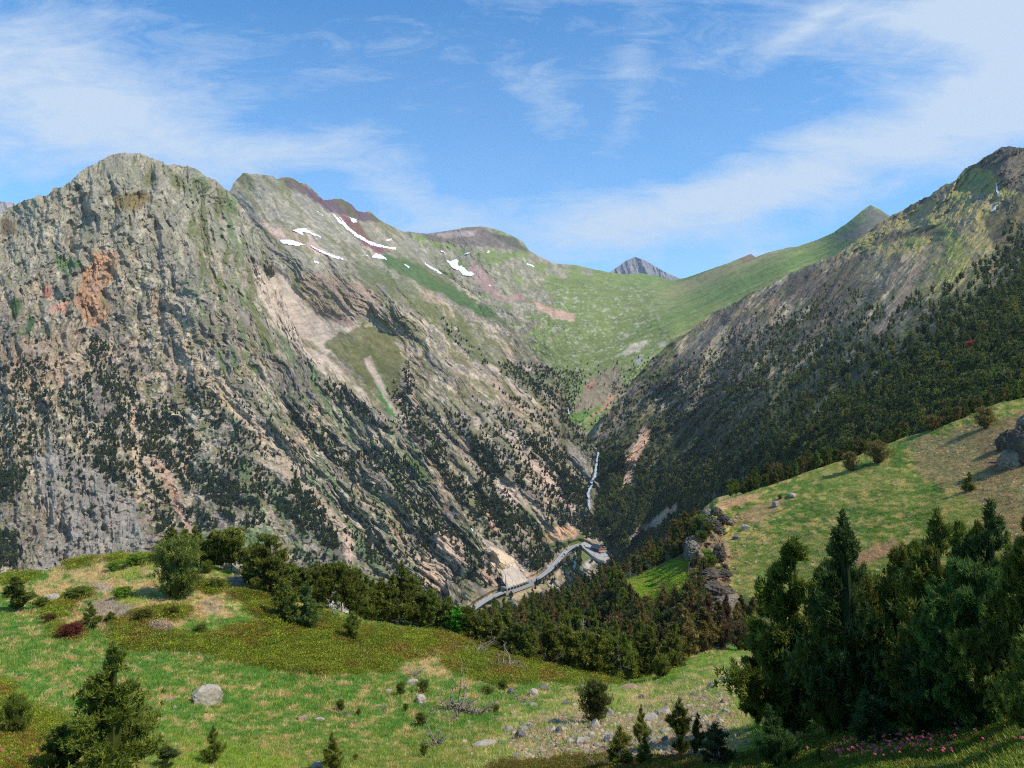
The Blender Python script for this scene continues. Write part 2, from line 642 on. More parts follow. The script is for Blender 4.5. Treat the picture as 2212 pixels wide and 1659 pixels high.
topA = [(-860, 620), (-700, 585), (-560, 600), (-400, 545), (-260, 560), (-160, 520), (-60, 490), (0, 466), (20, 447), (35, 443), (52, 430), (75, 427), (100, 421), (118, 408), (135, 406), (160, 384), (190, 358),
        (215, 347), (240, 338), (265, 332), (292, 333), (330, 341), (350, 352), (360, 362), (372, 357), (405, 360), (430, 372), (470, 395),
        (497, 414), (520, 440), (540, 474), (565, 520), (588, 575), (608, 632), (630, 690), (655, 745), (705, 806), (775, 860), (852, 912), (905, 965), (958, 1034), (990, 1090), (1019, 1142), (1062, 1218), (1102, 1262), (1130, 1290)]
ctrlA = [(-860, 620, 1750), (-500, 580, 1900), (-860, 1260, 1000), (-500, 1000, 1350), (-500, 1260, 1100), (-160, 520, 2100), (0, 466, 2150), (130, 406, 2250), (265, 332, 2450), (380, 357, 2600), (497, 412, 2800), (540, 474, 2780), (588, 575, 2650), (630, 690, 2420), (560, 600, 2560), (535, 600, 2420), (580, 690, 2300), (700, 800, 2130),
         (852, 912, 1900), (958, 1034, 1720), (1019, 1140, 1590), (1062, 1216, 1480), (1102, 1262, 1400), (1130, 1290, 1380),
         (350, 450, 2350), (420, 560, 2250), (500, 700, 2080), (640, 860, 1920), (760, 1000, 1760), (880, 1150, 1560), (950, 1250, 1440), (1000, 1325, 1330), (1060, 1330, 1300),
         (250, 480, 2200), (120, 560, 2030), (0, 650, 1880), (-160, 700, 1850), (200, 680, 1960), (330, 760, 1960), (60, 800, 1720), (250, 900, 1720), (420, 960, 1730), (600, 1080, 1600), (730, 1200, 1450),
         (0, 1000, 1480), (-160, 1000, 1480), (150, 1050, 1480), (150, 1250, 1330), (0, 1250, 1230), (-160, 1260, 1200), (300, 1100, 1520), (300, 1260, 1330), (450, 1200, 1400), (600, 1300, 1300), (800, 1340, 1270)]
LA = Layer(topA, [(-860, 1330), (-160, 1330), (300, 1330), (700, 1345), (1130, 1360)], ctrlA, 2.0, 440, jag=8, jseed=4, back=(8, 45, .8), disp=dispA)
U, V = LA.U, LA.V
a, b = fanA(U, V)
sl = LA.slope()
c = rockcols(U, V, a, b, sl, .5, 0, 1.0, ribA(U, V))
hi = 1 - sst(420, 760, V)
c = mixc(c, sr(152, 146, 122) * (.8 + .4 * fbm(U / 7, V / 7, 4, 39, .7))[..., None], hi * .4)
c = mixc(c, GRASS_O, sst(.50, .62, fbm(a / 16, b / 50, 4, 33)) * pm(U, V, [(330, 345), (500, 420), (540, 520), (560, 660), (640, 760), (560, 760), (470, 640), (380, 520), (300, 400)], 20, 25) * .8)
c = mixc(c, GRASS_G, sst(.58, .66, fbm(a / 9, b / 60, 4, 35)) * sst(350, 500, U) * .6)
for poly, s_, colr, amt in [
    ([(250, 420), (315, 415), (330, 430), (300, 452), (245, 452)], 5, sr(118, 98, 52), .8),
    ([(115, 550), (150, 562), (185, 560), (170, 580), (140, 578), (155, 600), (130, 585)], 3, GRASS_G, .8),
    ([(25, 640), (45, 650), (40, 680), (25, 690)], 3, GRASS_G * .7, .9),
    ([(60, 675), (78, 690), (70, 715), (50, 725), (60, 700)], 3, sr(54, 84, 40), .9),
    ([(0, 470), (25, 478), (38, 500), (15, 512), (0, 505)], 4, sr(90, 72, 48), .8),
    ([(215, 540), (255, 545), (250, 590), (225, 620), (215, 650), (232, 690), (200, 705), (178, 680), (160, 650), (180, 600)], 8, ORANGE, .55),
    ([(95, 615), (112, 620), (108, 648), (90, 640)], 4, sr(176, 110, 86), .8),
    ([(110, 660), (150, 650), (145, 672), (105, 680)], 5, sr(190, 140, 112), .7),
    ([(0, 740), (180, 720), (240, 745), (230, 800), (60, 840), (0, 850)], 16, TAN, .3),
    ([(282, 820), (296, 860), (300, 960), (305, 1080), (295, 1090), (284, 960), (276, 860)], 3, sr(180, 156, 128), .9),
    ([(470, 790), (560, 900), (640, 1010), (760, 1150), (770, 1200), (700, 1130), (600, 1010), (500, 880)], 5, sr(184, 162, 134), .65),
    ([(400, 700), (440, 790), (520, 900), (505, 905), (420, 800), (385, 720)], 5, sr(186, 160, 126), .6),
    ([(340, 980), (385, 1060), (430, 1180), (415, 1180), (370, 1080), (330, 1000)], 4, sr(182, 142, 116), .7),
    ([(740, 1120), (765, 1180), (760, 1240), (745, 1200)], 4, sr(196, 164, 142), .8),
    ([(934, 1130), (965, 1140), (995, 1170), (1012, 1215), (975, 1210), (945, 1180)], 5, sr(188, 162, 136), .9),
    ([(900, 1200), (960, 1215), (1000, 1290), (1005, 1320), (950, 1290), (905, 1250)], 6, sr(182, 156, 130), .9),
    ([(1000, 1250), (1060, 1225), (1100, 1262), (1090, 1275), (1010, 1320)], 6, sr(186, 150, 124), .7),
    ([(1025, 1180), (1040, 1190), (1062, 1226), (1050, 1226)], 3, SCREE, .9),
    ([(540, 568), (560, 575), (620, 640), (700, 760), (720, 830), (660, 770), (600, 710), (560, 640)], 4, SCREE, .95),
]:
    m_ = pm(U, V, poly, 4, s_, 14, 41)
    c = mixc(c, colr * (.8 + .4 * fbm(a / 6, b / 20, 3, 50))[..., None], m_ * amt)
m_ = pm(U, V, [(185, 545), (255, 540), (250, 600), (235, 700), (175, 700), (165, 640)], 5, 14, 12, 47) * sst(.5, .62, fbm(U / 7, V / 16, 4, 61))
c = mixc(c, sr(180, 130, 76), m_ * .5)
m_ = pm(U, V, [(60, 1000), (130, 960), (200, 1010), (290, 1080), (320, 1200), (280, 1260), (60, 1270), (110, 1120)], 10, 14)
c = mixc(c, sr(146, 138, 128) * (.7 + .6 * fbm(U / 6, V / 50, 4, 51))[..., None], m_ * .55)
LA.cols = c
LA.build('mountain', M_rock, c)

# ---- B1 : middle massif with the snow couloirs and the spur that drops to the waterfall


def axB(U, V):
    return U - .85 * (V - 450) + (fbm(U / 46, V / 46, 4, 79) - .5) * 30, V + (fbm(U / 30, V / 30, 3, 80) - .5) * 24


def ribB(U, V):
    a, b = axB(U, V)
    return rdg((a + (fbm(U / 50, V / 50, 3, 188) - .5) * 30) / 55, b / 190, 2, 189, .45)


def dispB(U, V, D):
    a, b = axB(U, V)
    w1 = (fbm(U / 90, V / 90, 3, 171) - .5) * 30
    scree = pm(U, V, [(540, 565), (600, 560), (680, 680), (790, 690), (870, 720), (870, 800), (860, 900), (800, 860), (600, 720)], 15, 10)
    rough = 1 - .88 * scree
    d = -60 * (rdg((a + w1) / 95, b / 220, 3, 103) - .55) * (.4 + .6 * rough)
    d += -24 * (rdg((a + w1) / 24, b / 36, 4, 106, .6) - .5) * rough
    d += -50 * (ribB(U, V) - .5) * rough
    d += -20 * (rdg((a + w1) / 25, b / 60, 3, 105, .5) - .5) * rough
    d += -13 * (fbm(a / 12, b / 32, 3, 109, .55) - .5) * 2 * rough
    d += -8 * (rdg((U + .5 * V) / 15, V / 13, 3, 112, .6) - .5) * 2 * rough
    d *= .35 + .65 * sst(470, 640, V)
    rd = np.full(U.shape, 1e9)
    for q in range(len(ROAD) - 1):
        rd = np.minimum(rd, np.abs(sdpoly(U, V, [ROAD[q][:2], ROAD[q + 1][:2]])))
    flat = sst(6, 40, rd)
    return d * D / 2300 * (.15 + .85 * flat) + 20 * (1 - sst(6, 15, rd))


topB = [(478, 470), (490, 425), (498, 410), (510, 390), (524, 375), (545, 373), (575, 377), (600, 384), (618, 381), (640, 388), (665, 400), (690, 425), (700, 430), (738, 430), (760, 441), (772, 455),
        (790, 458), (797, 455), (806, 464), (822, 475), (850, 490), (875, 502), (900, 530), (950, 585), (1000, 622), (1050, 655), (1090, 692), (1130, 735), (1165, 775), (1205, 812), (1218, 860), (1228, 905), (1260, 935), (1290, 966),
        (1300, 1000), (1310, 1050), (1322, 1110), (1340, 1175), (1350, 1200)]
ctrlB = [(478, 470, 3000), (524, 375, 3150), (620, 382, 3250), (700, 430, 3450), (772, 455, 3650), (822, 475, 3850), (875, 502, 4100), (950, 585, 3900), (1000, 622, 3700), (1090, 692, 3250),
         (1165, 775, 2850), (1205, 812, 2680), (1228, 905, 2380), (1290, 968, 2020), (1297, 1040, 1860), (1290, 1100, 1740), (1280, 1140, 1650), (1330, 1180, 1600),
         (560, 500, 2850), (640, 540, 2750), (740, 560, 2900), (830, 590, 3000), (548, 580, 2680), (620, 680, 2500), (760, 730, 2365), (820, 690, 2470), (680, 640, 2620), (770, 620, 2560), (870, 640, 2610), (930, 680, 2650),
         (700, 800, 2180), (600, 723, 2350), (850, 800, 2270), (885, 715, 2510), (852, 912, 1960), (960, 830, 2200), (1060, 840, 2350), (1130, 880, 2250), (950, 960, 1900), (1050, 950, 1960), (1180, 950, 2040), (1230, 1010, 1920), (1100, 1050, 1790),
         (958, 1034, 1770), (1030, 1140, 1610), (1150, 1120, 1680), (1250, 1130, 1650), (1180, 1180, 1580), (1072, 1216, 1500), (1110, 1262, 1408), (1000, 1200, 1560)] + \
        [(u, v, D) for u, v, D in ROAD] + [(1140, 1290, 1375), (1220, 1240, 1440), (1270, 1225, 1450), (1320, 1215, 1490), (1100, 1310, 1340), (1040, 1350, 1290), (960, 1370, 1260)]
LB = Layer(topB, [(478, 700), (640, 850), (800, 1010), (900, 1120), (960, 1240), (1000, 1390), (1350, 1330)], ctrlB, 2.0, 420, jag=6.5, jseed=14, back=(6, 50, .8), disp=dispB, c=.05)
U, V = LB.U, LB.V
a, b = axB(U, V)
sl = LB.slope()
c = rockcols(U, V, a, b, sl, .5, 200, 1.0, ribB(U, V))
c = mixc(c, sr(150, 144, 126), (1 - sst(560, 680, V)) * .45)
G1 = fbm(a / 14, b / 40, 4, 233)
for poly, s_, colr, amt in [
    ([(600, 378), (640, 385), (690, 425), (740, 428), (800, 455), (825, 478), (790, 480), (740, 462), (700, 452), (660, 420), (620, 400)], 7, sr(96, 76, 82), .95),
    ([(735, 462), (775, 480), (790, 505), (820, 535), (850, 545), (820, 548), (780, 525), (745, 492)], 4, sr(122, 78, 80), .95),
    ([(548, 568), (590, 585), (625, 600), (660, 660), (700, 690), (780, 715), (785, 738), (750, 735), (700, 770), (640, 720), (575, 650)], 5, SCREE, .95),
    ([(660, 650), (720, 665), (760, 690), (775, 715), (720, 690), (680, 672)], 5, PINKSC * .85, .8),
    ([(600, 720), (700, 765), (790, 850), (870, 935), (860, 945), (780, 880), (690, 805), (610, 745)], 4, SCREE, .8),
    ([(565, 480), (640, 505), (710, 545), (760, 562), (700, 555), (640, 530), (590, 515)], 5, sr(184, 156, 140), .85),
    ([(610, 500), (665, 505), (690, 540), (640, 530)], 5, sr(176, 150, 134), .8),
    ([(690, 590), (760, 610), (830, 640), (800, 690), (740, 680), (660, 640), (630, 590)], 12, sr(150, 124, 104), .6),
    ([(720, 725), (790, 700), (850, 720), (870, 780), (860, 860), (800, 840), (760, 790), (700, 750)], 10, sr(86, 88, 44), .8),
    ([(810, 790), (835, 840), (855, 905), (835, 890), (815, 850)], 4, sr(62, 108, 44), .9),
    ([(800, 770), (815, 800), (850, 880), (842, 880), (812, 830), (785, 775)], 3, sr(190, 164, 148), .8),
    ([(880, 780), (890, 840), (910, 885), (895, 880), (876, 830)], 3, sr(190, 156, 136), .9),
    ([(830, 545), (900, 570), (1000, 630), (1060, 670), (1090, 700), (1030, 680), (960, 640), (880, 600), (820, 565)], 8, GRASS_G * .8, .85),
    ([(760, 560), (830, 580), (900, 620), (980, 700), (1060, 790), (1010, 760), (930, 690), (850, 630), (780, 600)], 14, sr(84, 94, 50), .55),
    ([(980, 650), (1060, 760), (1140, 800), (1200, 815), (1200, 840), (1100, 820), (1020, 770)], 10, sr(80, 92, 46), .55),
    ([(1050, 782), (1075, 795), (1085, 805), (1060, 800)], 2, SCREE, .9),
    ([(1130, 790), (1150, 792), (1155, 805), (1135, 800)], 2, SCREE, .9),
    ([(1090, 820), (1140, 850), (1175, 885), (1165, 880), (1120, 850)], 2, SCREE, .9),
    ([(1070, 1033), (1100, 1040), (1135, 1085), (1180, 1130), (1188, 1148), (1165, 1140), (1120, 1100), (1085, 1070)], 4, sr(190, 166, 144), .95),
    ([(1127, 1000), (1180, 1010), (1255, 1098), (1245, 1110), (1200, 1085), (1150, 1040)], 5, sr(186, 158, 136), .85),
    ([(1100, 920), (1130, 960), (1180, 1030), (1150, 1030), (1110, 970)], 5, sr(180, 156, 132), .6),
    ([(1045, 1085), (1065, 1095), (1080, 1140), (1060, 1150), (1048, 1120)], 5, sr(196, 150, 124), .85),
    ([(1025, 1150), (1040, 1160), (1065, 1190), (1110, 1200), (1112, 1226), (1135, 1235), (1150, 1250), (1100, 1262), (1062, 1226)], 4, sr(194, 172, 146), .95),
    ([(1040, 1170), (1062, 1180), (1090, 1192), (1128, 1222), (1156, 1247), (1095, 1266), (1066, 1228), (1048, 1200)], 4, sr(206, 180, 150), 1),
    ([(1120, 1090), (1150, 1110), (1165, 1140), (1150, 1140), (1125, 1115)], 4, sr(62, 86, 36), .9),
    ([(1172, 1165), (1182, 1148), (1200, 1138), (1235, 1138), (1246, 1148), (1242, 1162), (1210, 1168), (1176, 1178)], 3, sr(206, 160, 120), 1),
    ([(1165, 1180), (1240, 1165), (1260, 1150), (1262, 1170), (1230, 1180), (1180, 1190)], 4, sr(84, 104, 44), .9),
    ([(1140, 1240), (1158, 1236), (1150, 1250), (1145, 1250)], 3, sr(200, 150, 116), .8),
    ([(1240, 1190), (1262, 1180), (1280, 1205), (1270, 1225), (1240, 1240), (1215, 1225)], 4, sr(92, 106, 54), .8),
    ([(1256, 1225), (1268, 1212), (1280, 1205), (1285, 1215), (1265, 1235)], 2, sr(178, 168, 156), .9),
    ([(1060, 1300), (1140, 1270), (1200, 1230), (1215, 1245), (1120, 1300), (1000, 1370), (980, 1350)], 5, sr(170, 146, 112), .8),
]:
    m_ = pm(U, V, poly, 3.5, s_, 13, 41)
    c = mixc(c, colr * (.82 + .36 * fbm(a / 5, b / 14, 3, 250))[..., None], m_ * amt)
c = mixc(c, GRASS_O, sst(.52, .64, G1) * .55 * (1 - sst(0, 1, pm(U, V, [(540, 565), (600, 560), (680, 680), (790, 700), (780, 760), (600, 720)], 5, 5))))
LB.cols = c
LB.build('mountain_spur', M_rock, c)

# ---- B2 : head of the valley, green bowl and the long green ridge


def dispV(U, V, D):
    ro = 1 - .85 * sst(1230, 1420, U + (V - 560) * .5)
    d = -105 * (rdg((U - .6 * V) / 110, V / 120, 4, 303) - .55) * ro
    d += -48 * (rdg((U - .4 * V) / 30, V / 38, 4, 305, .6) - .5) * ro
    d += -22 * (rdg((U + 1.6 * V) / 70, (V) / 160, 3, 309) - .5)
    d += -9 * (fbm(U / 9, V / 6, 4, 311, .6) - .5) * 2
    kn = pm(U, V, [(1270, 800), (1370, 770), (1400, 850), (1310, 930), (1240, 930), (1225, 900)], 15, 10)
    d += -30 * (rdg(U / 22, V / 20, 4, 315, .6) - .4) * kn
    return d * D / 4000


topV = [(780, 560), (830, 520), (858, 502), (880, 500), (905, 503), (925, 505), (950, 501), (985, 496), (1000, 492), (1040, 489), (1075, 496), (1105, 508), (1128, 520), (1142, 540), (1160, 551), (1180, 562), (1200, 569), (1240, 572),
        (1275, 580), (1310, 587), (1345, 592), (1385, 590), (1420, 596), (1450, 606), (1475, 601), (1500, 594), (1540, 580), (1580, 566), (1605, 555), (1622, 549), (1633, 556), (1660, 545), (1700, 536), (1725, 532), (1760, 520), (1800, 503),
        (1835, 478), (1862, 455), (1880, 443), (1895, 449), (1922, 466), (1960, 490), (2000, 520)]
ctrlV = [(780, 560, 4300), (860, 502, 4500), (1040, 489, 4900), (1142, 540, 4900), (1240, 572, 5100), (1385, 590, 5300), (1450, 606, 5200), (1622, 549, 4600), (1725, 532, 4300), (1800, 503, 4150), (1880, 443, 4050), (2000, 520, 3900),
         (1000, 580, 4300), (1100, 640, 4050), (1240, 690, 3650), (1330, 640, 4300), (1420, 640, 4300), (1500, 640, 4000), (1600, 610, 3700), (1700, 580, 3550), (1850, 530, 3350), (1950, 560, 3200), (1250, 770, 3100), (1350, 720, 3350),
         (1450, 690, 3350), (1420, 740, 3050), (1180, 760, 3250), (1380, 800, 2750), (1240, 830, 2750), (1310, 830, 2700), (1240, 890, 2500), (1330, 880, 2520), (1270, 910, 2440), (1400, 870, 2560), (1500, 760, 2900), (1290, 960, 2300), (1200, 1000, 2350), (1400, 1000, 2200),
         (1000, 700, 3700), (900, 700, 3900), (1650, 700, 3000), (1800, 640, 3000)]
LV = Layer(topV, [(780, 720), (1000, 800), (1180, 920), (1250, 1010), (1350, 1010), (1500, 860), (1700, 700), (2000, 620)], ctrlV, 2.2, 300, jag=1.8, jseed=24, back=(6, 80, .6), disp=dispV, c=.06)
U, V = LV.U, LV.V
sl = LV.slope()
c = rockcols(U, V, U - .5 * V, V, sl, .5, 400)
c = mixc(c, sr(134, 130, 104), .5 + 0 * U)
gr = sst(.45, .62, fbm((U - .6 * V) / 24, V / 12, 4, 433) + .5 * sst(1190, 1360, U + (V - 560) * .6) - .10)
greenc = sr(116, 128, 68) * (.86 + .28 * fbm((U + 2.4 * V) / 70, V / 22, 4, 437))[..., None]
c = mixc(c, greenc, gr * .9)
c = mixc(c, sr(158, 144, 100), sst(.55, .66, fbm((U + 2.1 * V) / 90, (V + .42 * U) / 10, 4, 441)) * .65 * sst(1400, 1500, U))
c = mixc(c, sr(88, 118, 52), sst(.56, .66, fbm((U + 2.1 * V) / 80, (V + .42 * U) / 9, 4, 445)) * .6 * sst(1300, 1450, U))
c = mixc(c, sr(172, 166, 146), sst(.62, .7, fbm(U / 6, V / 4, 3, 449, .6)) * .7 * sst(600, 640, V) * (1 - sst(1380, 1480, U)))
for poly, s_, colr, amt in [
    ([(900, 506), (940, 500), (1040, 490), (1060, 500), (1110, 515), (1140, 545), (1080, 535), (1000, 530), (930, 520)], 3, sr(104, 88, 88), .7),
    ([(930, 504), (1000, 500), (1030, 497), (1025, 510), (960, 514)], 2, sr(168, 148, 138), .7),
    ([(1060, 505), (1110, 510), (1140, 542), (1100, 532)], 3, sr(84, 84, 62), .8),
    ([(1020, 560), (1060, 600), (1080, 640), (1130, 630), (1135, 648), (1080, 650), (1040, 620), (1010, 590)], 5, sr(160, 128, 118), .8),
    ([(1150, 648), (1180, 662), (1245, 680), (1240, 695), (1205, 690), (1160, 668)], 3, sr(190, 154, 130), .9),
    ([(1800, 520), (1850, 480), (1880, 445), (1920, 466), (1900, 500), (1850, 515)], 6, sr(104, 96, 92), .8),
    ([(1850, 470), (1870, 455), (1868, 480), (1830, 505), (1815, 505)], 4, sr(104, 118, 66), .7),
    ([(1590, 556), (1622, 549), (1634, 556), (1610, 566)], 3, sr(142, 116, 88), .8),
    ([(1640, 640), (1700, 600), (1790, 560), (1800, 570), (1700, 630), (1650, 660)], 8, sr(150, 124, 90), .6),
    ([(1345, 760), (1370, 742), (1395, 735), (1400, 742), (1375, 760), (1350, 770)], 3, sr(184, 172, 148), .95),
    ([(1368, 775), (1385, 766), (1392, 780), (1375, 788)], 3, sr(150, 146, 138), .9),
    ([(1422, 742), (1435, 738), (1438, 748), (1425, 750)], 2, sr(160, 156, 148), .9),
    ([(1270, 820), (1300, 800), (1340, 790), (1350, 840), (1330, 870), (1290, 885), (1230, 895), (1250, 860)], 8, sr(138, 120, 100), .8),
    ([(1262, 838), (1280, 822), (1290, 828), (1272, 846)], 3, sr(170, 118, 92), .7),
    ([(1228, 895), (1280, 885), (1310, 865), (1318, 872), (1290, 892), (1255, 912), (1235, 905)], 3, sr(96, 126, 56), .95),
    ([(1318, 848), (1330, 858), (1312, 880), (1280, 900), (1262, 905), (1295, 885)], 2, sr(172, 134, 108), .85),
    ([(1280, 925), (1310, 905), (1320, 908), (1300, 925), (1285, 935)], 2, SCREE, .85),
]:
    m_ = pm(U, V, poly, 3, s_, 11, 41)
    c = mixc(c, colr * (.84 + .32 * fbm(U / 6, V / 5, 3, 450))[..., None], m_ * amt)
LV.cols = c
LV.build('valley_head', M_far, c)

# ---- far blue pyramid and the sliver of a range at the far left


def far_layer(name, top, D, seed, colr):
    L = Layer(top, [(top[0][0], 660), (top[-1][0], 660)], [(top[0][0], 500, D), (top[-1][0], 500, D * 1.02), ((top[0][0] + top[-1][0]) / 2, 560, D * .93), (top[0][0], 700, D * .86), (top[-1][0], 700, D * .86)],
              1.5, 60, jag=1.2, jseed=seed, back=(4, 200, .7), disp=lambda U, V, D: -.022 * D * (rdg((U - .2 * V) / 26, V / 60, 4, seed + 5, .6) - .5))
    cc = np.broadcast_to(colr, L.U.shape + (3,)) * (.7 + .6 * fbm(L.U / 5, L.V / 9, 4, seed))[..., None]
    L.build(name, M_far, cc)
    return L


far_layer('distant_peak', [(1290, 610), (1318, 588), (1338, 574), (1352, 563), (1366, 557), (1372, 555), (1380, 558), (1392, 562), (1404, 569), (1418, 577), (1440, 589), (1461, 598), (1480, 609), (1510, 630)], 13000, 31, sr(128, 122, 122))
far_layer('distant_range', [(-900, 460), (-600, 420), (-350, 450), (-200, 428), (-120, 440), (-40, 434), (8, 435), (20, 436), (34, 440), (60, 452), (120, 470)], 8000, 37, sr(150, 138, 130))

# ---- C : the right mountain, grass and crags above, forest below


def axC(U, V):
    return U + .95 * (V - 320), V


def ribC(U, V):
    a, b = axC(U, V)
    return rdg((a + (fbm(U / 50, V / 50, 3, 588) - .5) * 36) / 75, b / 200, 2, 589, .5)


def dispC(U, V, D):
    a, b = axC(U, V)
    w1 = (fbm(U / 90, V / 90, 3, 571) - .5) * 50
    hi_ = sst(-30, 120, V - (1020 - .36 * U) + 150)
    d = -130 * (rdg((a + w1) / 130, b / 240, 3, 503) - .55)
    d += -120 * (ribC(U, V) - .5) * (.45 + .55 * hi_)
    d += -60 * (rdg((a + w1) / 30, b / 60, 4, 505, .6) - .5) * (.4 + .6 * hi_)
    d += -26 * (fbm(a / 13, b / 30, 4, 509, .6) - .5) * 2
    d += -8 * (rdg(U / 15, V / 13, 3, 512, .6) - .5) * 2 * (.4 + .6 * hi_)
    return d * D / 2000


topC = [(1190, 1030), (1230, 985), (1265, 955), (1290, 930), (1318, 885), (1335, 862), (1360, 830), (1400, 782), (1440, 745), (1500, 705), (1560, 665), (1600, 645), (1650, 620), (1700, 592), (1760, 570), (1800, 556), (1850, 520), (1880, 498),
        (1920, 468), (1960, 450), (2000, 424), (2050, 395), (2100, 358), (2120, 345), (2145, 328), (2165, 316), (2180, 318), (2200, 320), (2240, 318), (2300, 300), (2380, 310), (2600, 270), (2800, 300), (3000, 330)]
ctrlC = [(3000, 330, 1900), (3000, 600, 900), (3000, 850, 320), (1190, 1030, 2150), (1190, 1290, 1650), (1240, 1150, 1780), (1285, 1110, 1760), (1297, 1040, 1900), (1300, 925, 2150), (1335, 862, 2350), (1400, 782, 2500), (1500, 705, 2650), (1600, 645, 2750), (1700, 592, 2850), (1800, 556, 2850), (1920, 468, 2900),
         (2000, 424, 2750), (2100, 358, 2550), (2165, 316, 2450), (2212, 320, 2350), (2380, 310, 2200),
         (1350, 1000, 1900), (1450, 900, 2000), (1550, 800, 2050), (1650, 750, 2000), (1750, 680, 2100), (1850, 620, 2150), (2000, 520, 2200), (2120, 450, 2050), (2212, 430, 1850), (2380, 450, 1600),
         (1330, 1150, 1600), (1450, 1080, 1500), (1550, 980, 1450), (1650, 880, 1400), (1750, 820, 1350), (1900, 700, 1350), (2050, 600, 1400), (2212, 560, 1200), (2380, 560, 1050),
         (1400, 1190, 1420), (1520, 1100, 1150), (1620, 1060, 1000), (1700, 970, 950), (1800, 900, 900), (1950, 800, 850), (2100, 720, 800), (2212, 700, 700), (2380, 700, 600), (1850, 980, 650), (2050, 900, 500), (2212, 850, 420), (2380, 850, 350)]
LC = Layer(topC, [(1190, 1290), (1330, 1290), (1500, 1240), (1700, 1110), (2000, 990), (2380, 900), (3000, 860)], ctrlC, 2.0, 380, jag=8, jseed=44, back=(6, 50, .7), disp=dispC)
U, V = LC.U, LC.V
a, b = axC(U, V)
sl = LC.slope()
c = rockcols(U, V, a, b, sl, .45, 600, 1.0, ribC(U, V)) * .9
c = mixc(c, sr(78, 70, 60), sst(.50, .60, fbm(a / 38, b / 60, 4, 661, .65)) * .7)
c = mixc(c, sr(176, 160, 130), sst(.54, .64, fbm(a / 30, b / 44, 4, 663, .65)) * .6)
upl = 1 - sst(-30, 30, sdpoly(U, V, [(1780, 560), (1990, 300), (2400, 260), (2400, 430), (2212, 500), (2130, 570), (2060, 650), (1960, 660), (2010, 545), (1900, 545)]) + (fbm(U / 40, V / 40, 4, 633) - .5) * 50)
ol = sr(158, 142, 86) * (.82 + .36 * fbm(U / 30, V / 12, 4, 634))[..., None]
c = mixc(c, ol, upl * .92 * (1 - .75 * sst(.55, .66, fbm(U / 22, V / 14, 5, 636, .6))))
c = mixc(c, sr(124, 136, 58), upl * sst(.50, .62, fbm(U / 34, V / 20, 4, 638)) * .6)
c = mixc(c, sr(74, 82, 42), (1 - upl) * sst(.46, .6, fbm(a / 14, b / 30, 4, 640)) * .7)
c = mixc(c, sr(66, 72, 40), sst(-40, 60, V - (1500 - .42 * U)) * .7)
for poly, s_, colr, amt in [
    ([(2100, 362), (2165, 314), (2400, 300), (2400, 400), (2230, 430), (2160, 400), (2140, 370)], 8, sr(92, 82, 74), .85),
    ([(1890, 480), (1950, 455), (2040, 400), (2060, 410), (1990, 445), (1930, 475)], 6, sr(112, 96, 78), .7),
    ([(1880, 520), (1925, 500), (2035, 492), (2040, 505), (1960, 515), (1890, 532)], 6, sr(90, 80, 62), .8),
    ([(1890, 535), (1990, 540), (2000, 546), (1900, 548)], 3, sr(150, 132, 86), .8),
    ([(1990, 545), (2010, 550), (1960, 640), (1900, 730), (1885, 725), (1935, 640)], 6, sr(160, 134, 110), .75),
    ([(1690, 610), (1740, 585), (1790, 590), (1770, 640), (1700, 660)], 12, sr(84, 72, 62), .7),
    ([(1800, 560), (1870, 545), (1900, 560), (1880, 640), (1800, 720), (1740, 740), (1760, 640)], 14, sr(80, 72, 58), .6),
    ([(1480, 740), (1560, 680), (1640, 680), (1660, 760), (1560, 860), (1470, 880), (1440, 800)], 18, sr(96, 88, 80), .55),
    ([(2120, 470), (2212, 400), (2400, 380), (2400, 470), (2212, 560), (2160, 560)], 14, sr(64, 58, 44), .7),
    ([(1860, 560), (1940, 560), (1920, 620), (1850, 600)], 8, sr(150, 140, 104), .4),
    ([(1655, 650), (1690, 640), (1680, 690), (1660, 700)], 6, sr(168, 134, 104), .6),
    ([(1345, 1055), (1352, 985), (1385, 925), (1412, 930), (1385, 980), (1362, 1040)], 3, sr(184, 154, 130), .95),
    ([(1345, 1172), (1390, 1130), (1460, 1088), (1465, 1105), (1410, 1145)], 4, sr(184, 156, 132), .9),
    ([(1520, 760), (1560, 700), (1575, 705), (1545, 790), (1500, 860)], 6, sr(178, 164, 134), .45),
    ([(1240, 1140), (1290, 1160), (1330, 1190), (1320, 1215), (1290, 1212), (1262, 1192)], 4, sr(120, 104, 76), .6),
]:
    m_ = pm(U, V, poly, 4, s_, 13, 41)
    c = mixc(c, colr * (.78 + .44 * fbm(a / 6, b / 14, 3, 650, .6))[..., None], m_ * amt)
LC.cols = c
LC.build('forest_mountain', M_rock, c)

# ---- F : wooded slope below the road


def dispF(U, V, D):
    return -.02 * D * (fbm(U / 60, V / 60, 4, 703) - .5)


topF = [(840, 1385), (880, 1372), (940, 1368), (1000, 1360), (1040, 1345), (1080, 1328), (1150, 1300), (1200, 1285), (1250, 1262), (1300, 1240), (1340, 1222), (1400, 1192), (1440, 1172), (1480, 1145), (1520, 1115), (1560, 1095), (1640, 1080), (1700, 1080)]
ctrlF = [(840, 1385, 200), (1000, 1360, 330), (1080, 1328, 460), (1200, 1285, 520), (1300, 1240, 560), (1400, 1192, 480), (1480, 1145, 430), (1560, 1095, 370), (1700, 1080, 360),
         (840, 1500, 128), (1100, 1440, 155), (1100, 1385, 240), (1300, 1480, 150), (1300, 1380, 240), (1400, 1300, 262), (1340, 1270, 310), (1500, 1440, 160), (1500, 1340, 210), (1470, 1240, 272), (1540, 1230, 270), (1620, 1400, 150), (1700, 1300, 215), (1700, 1450, 130)]
LF = Layer(topF, [(840, 1560), (1700, 1560)], ctrlF, 3.0, 130, jag=2, jseed=64, back=(10, 18, .55), disp=dispF)
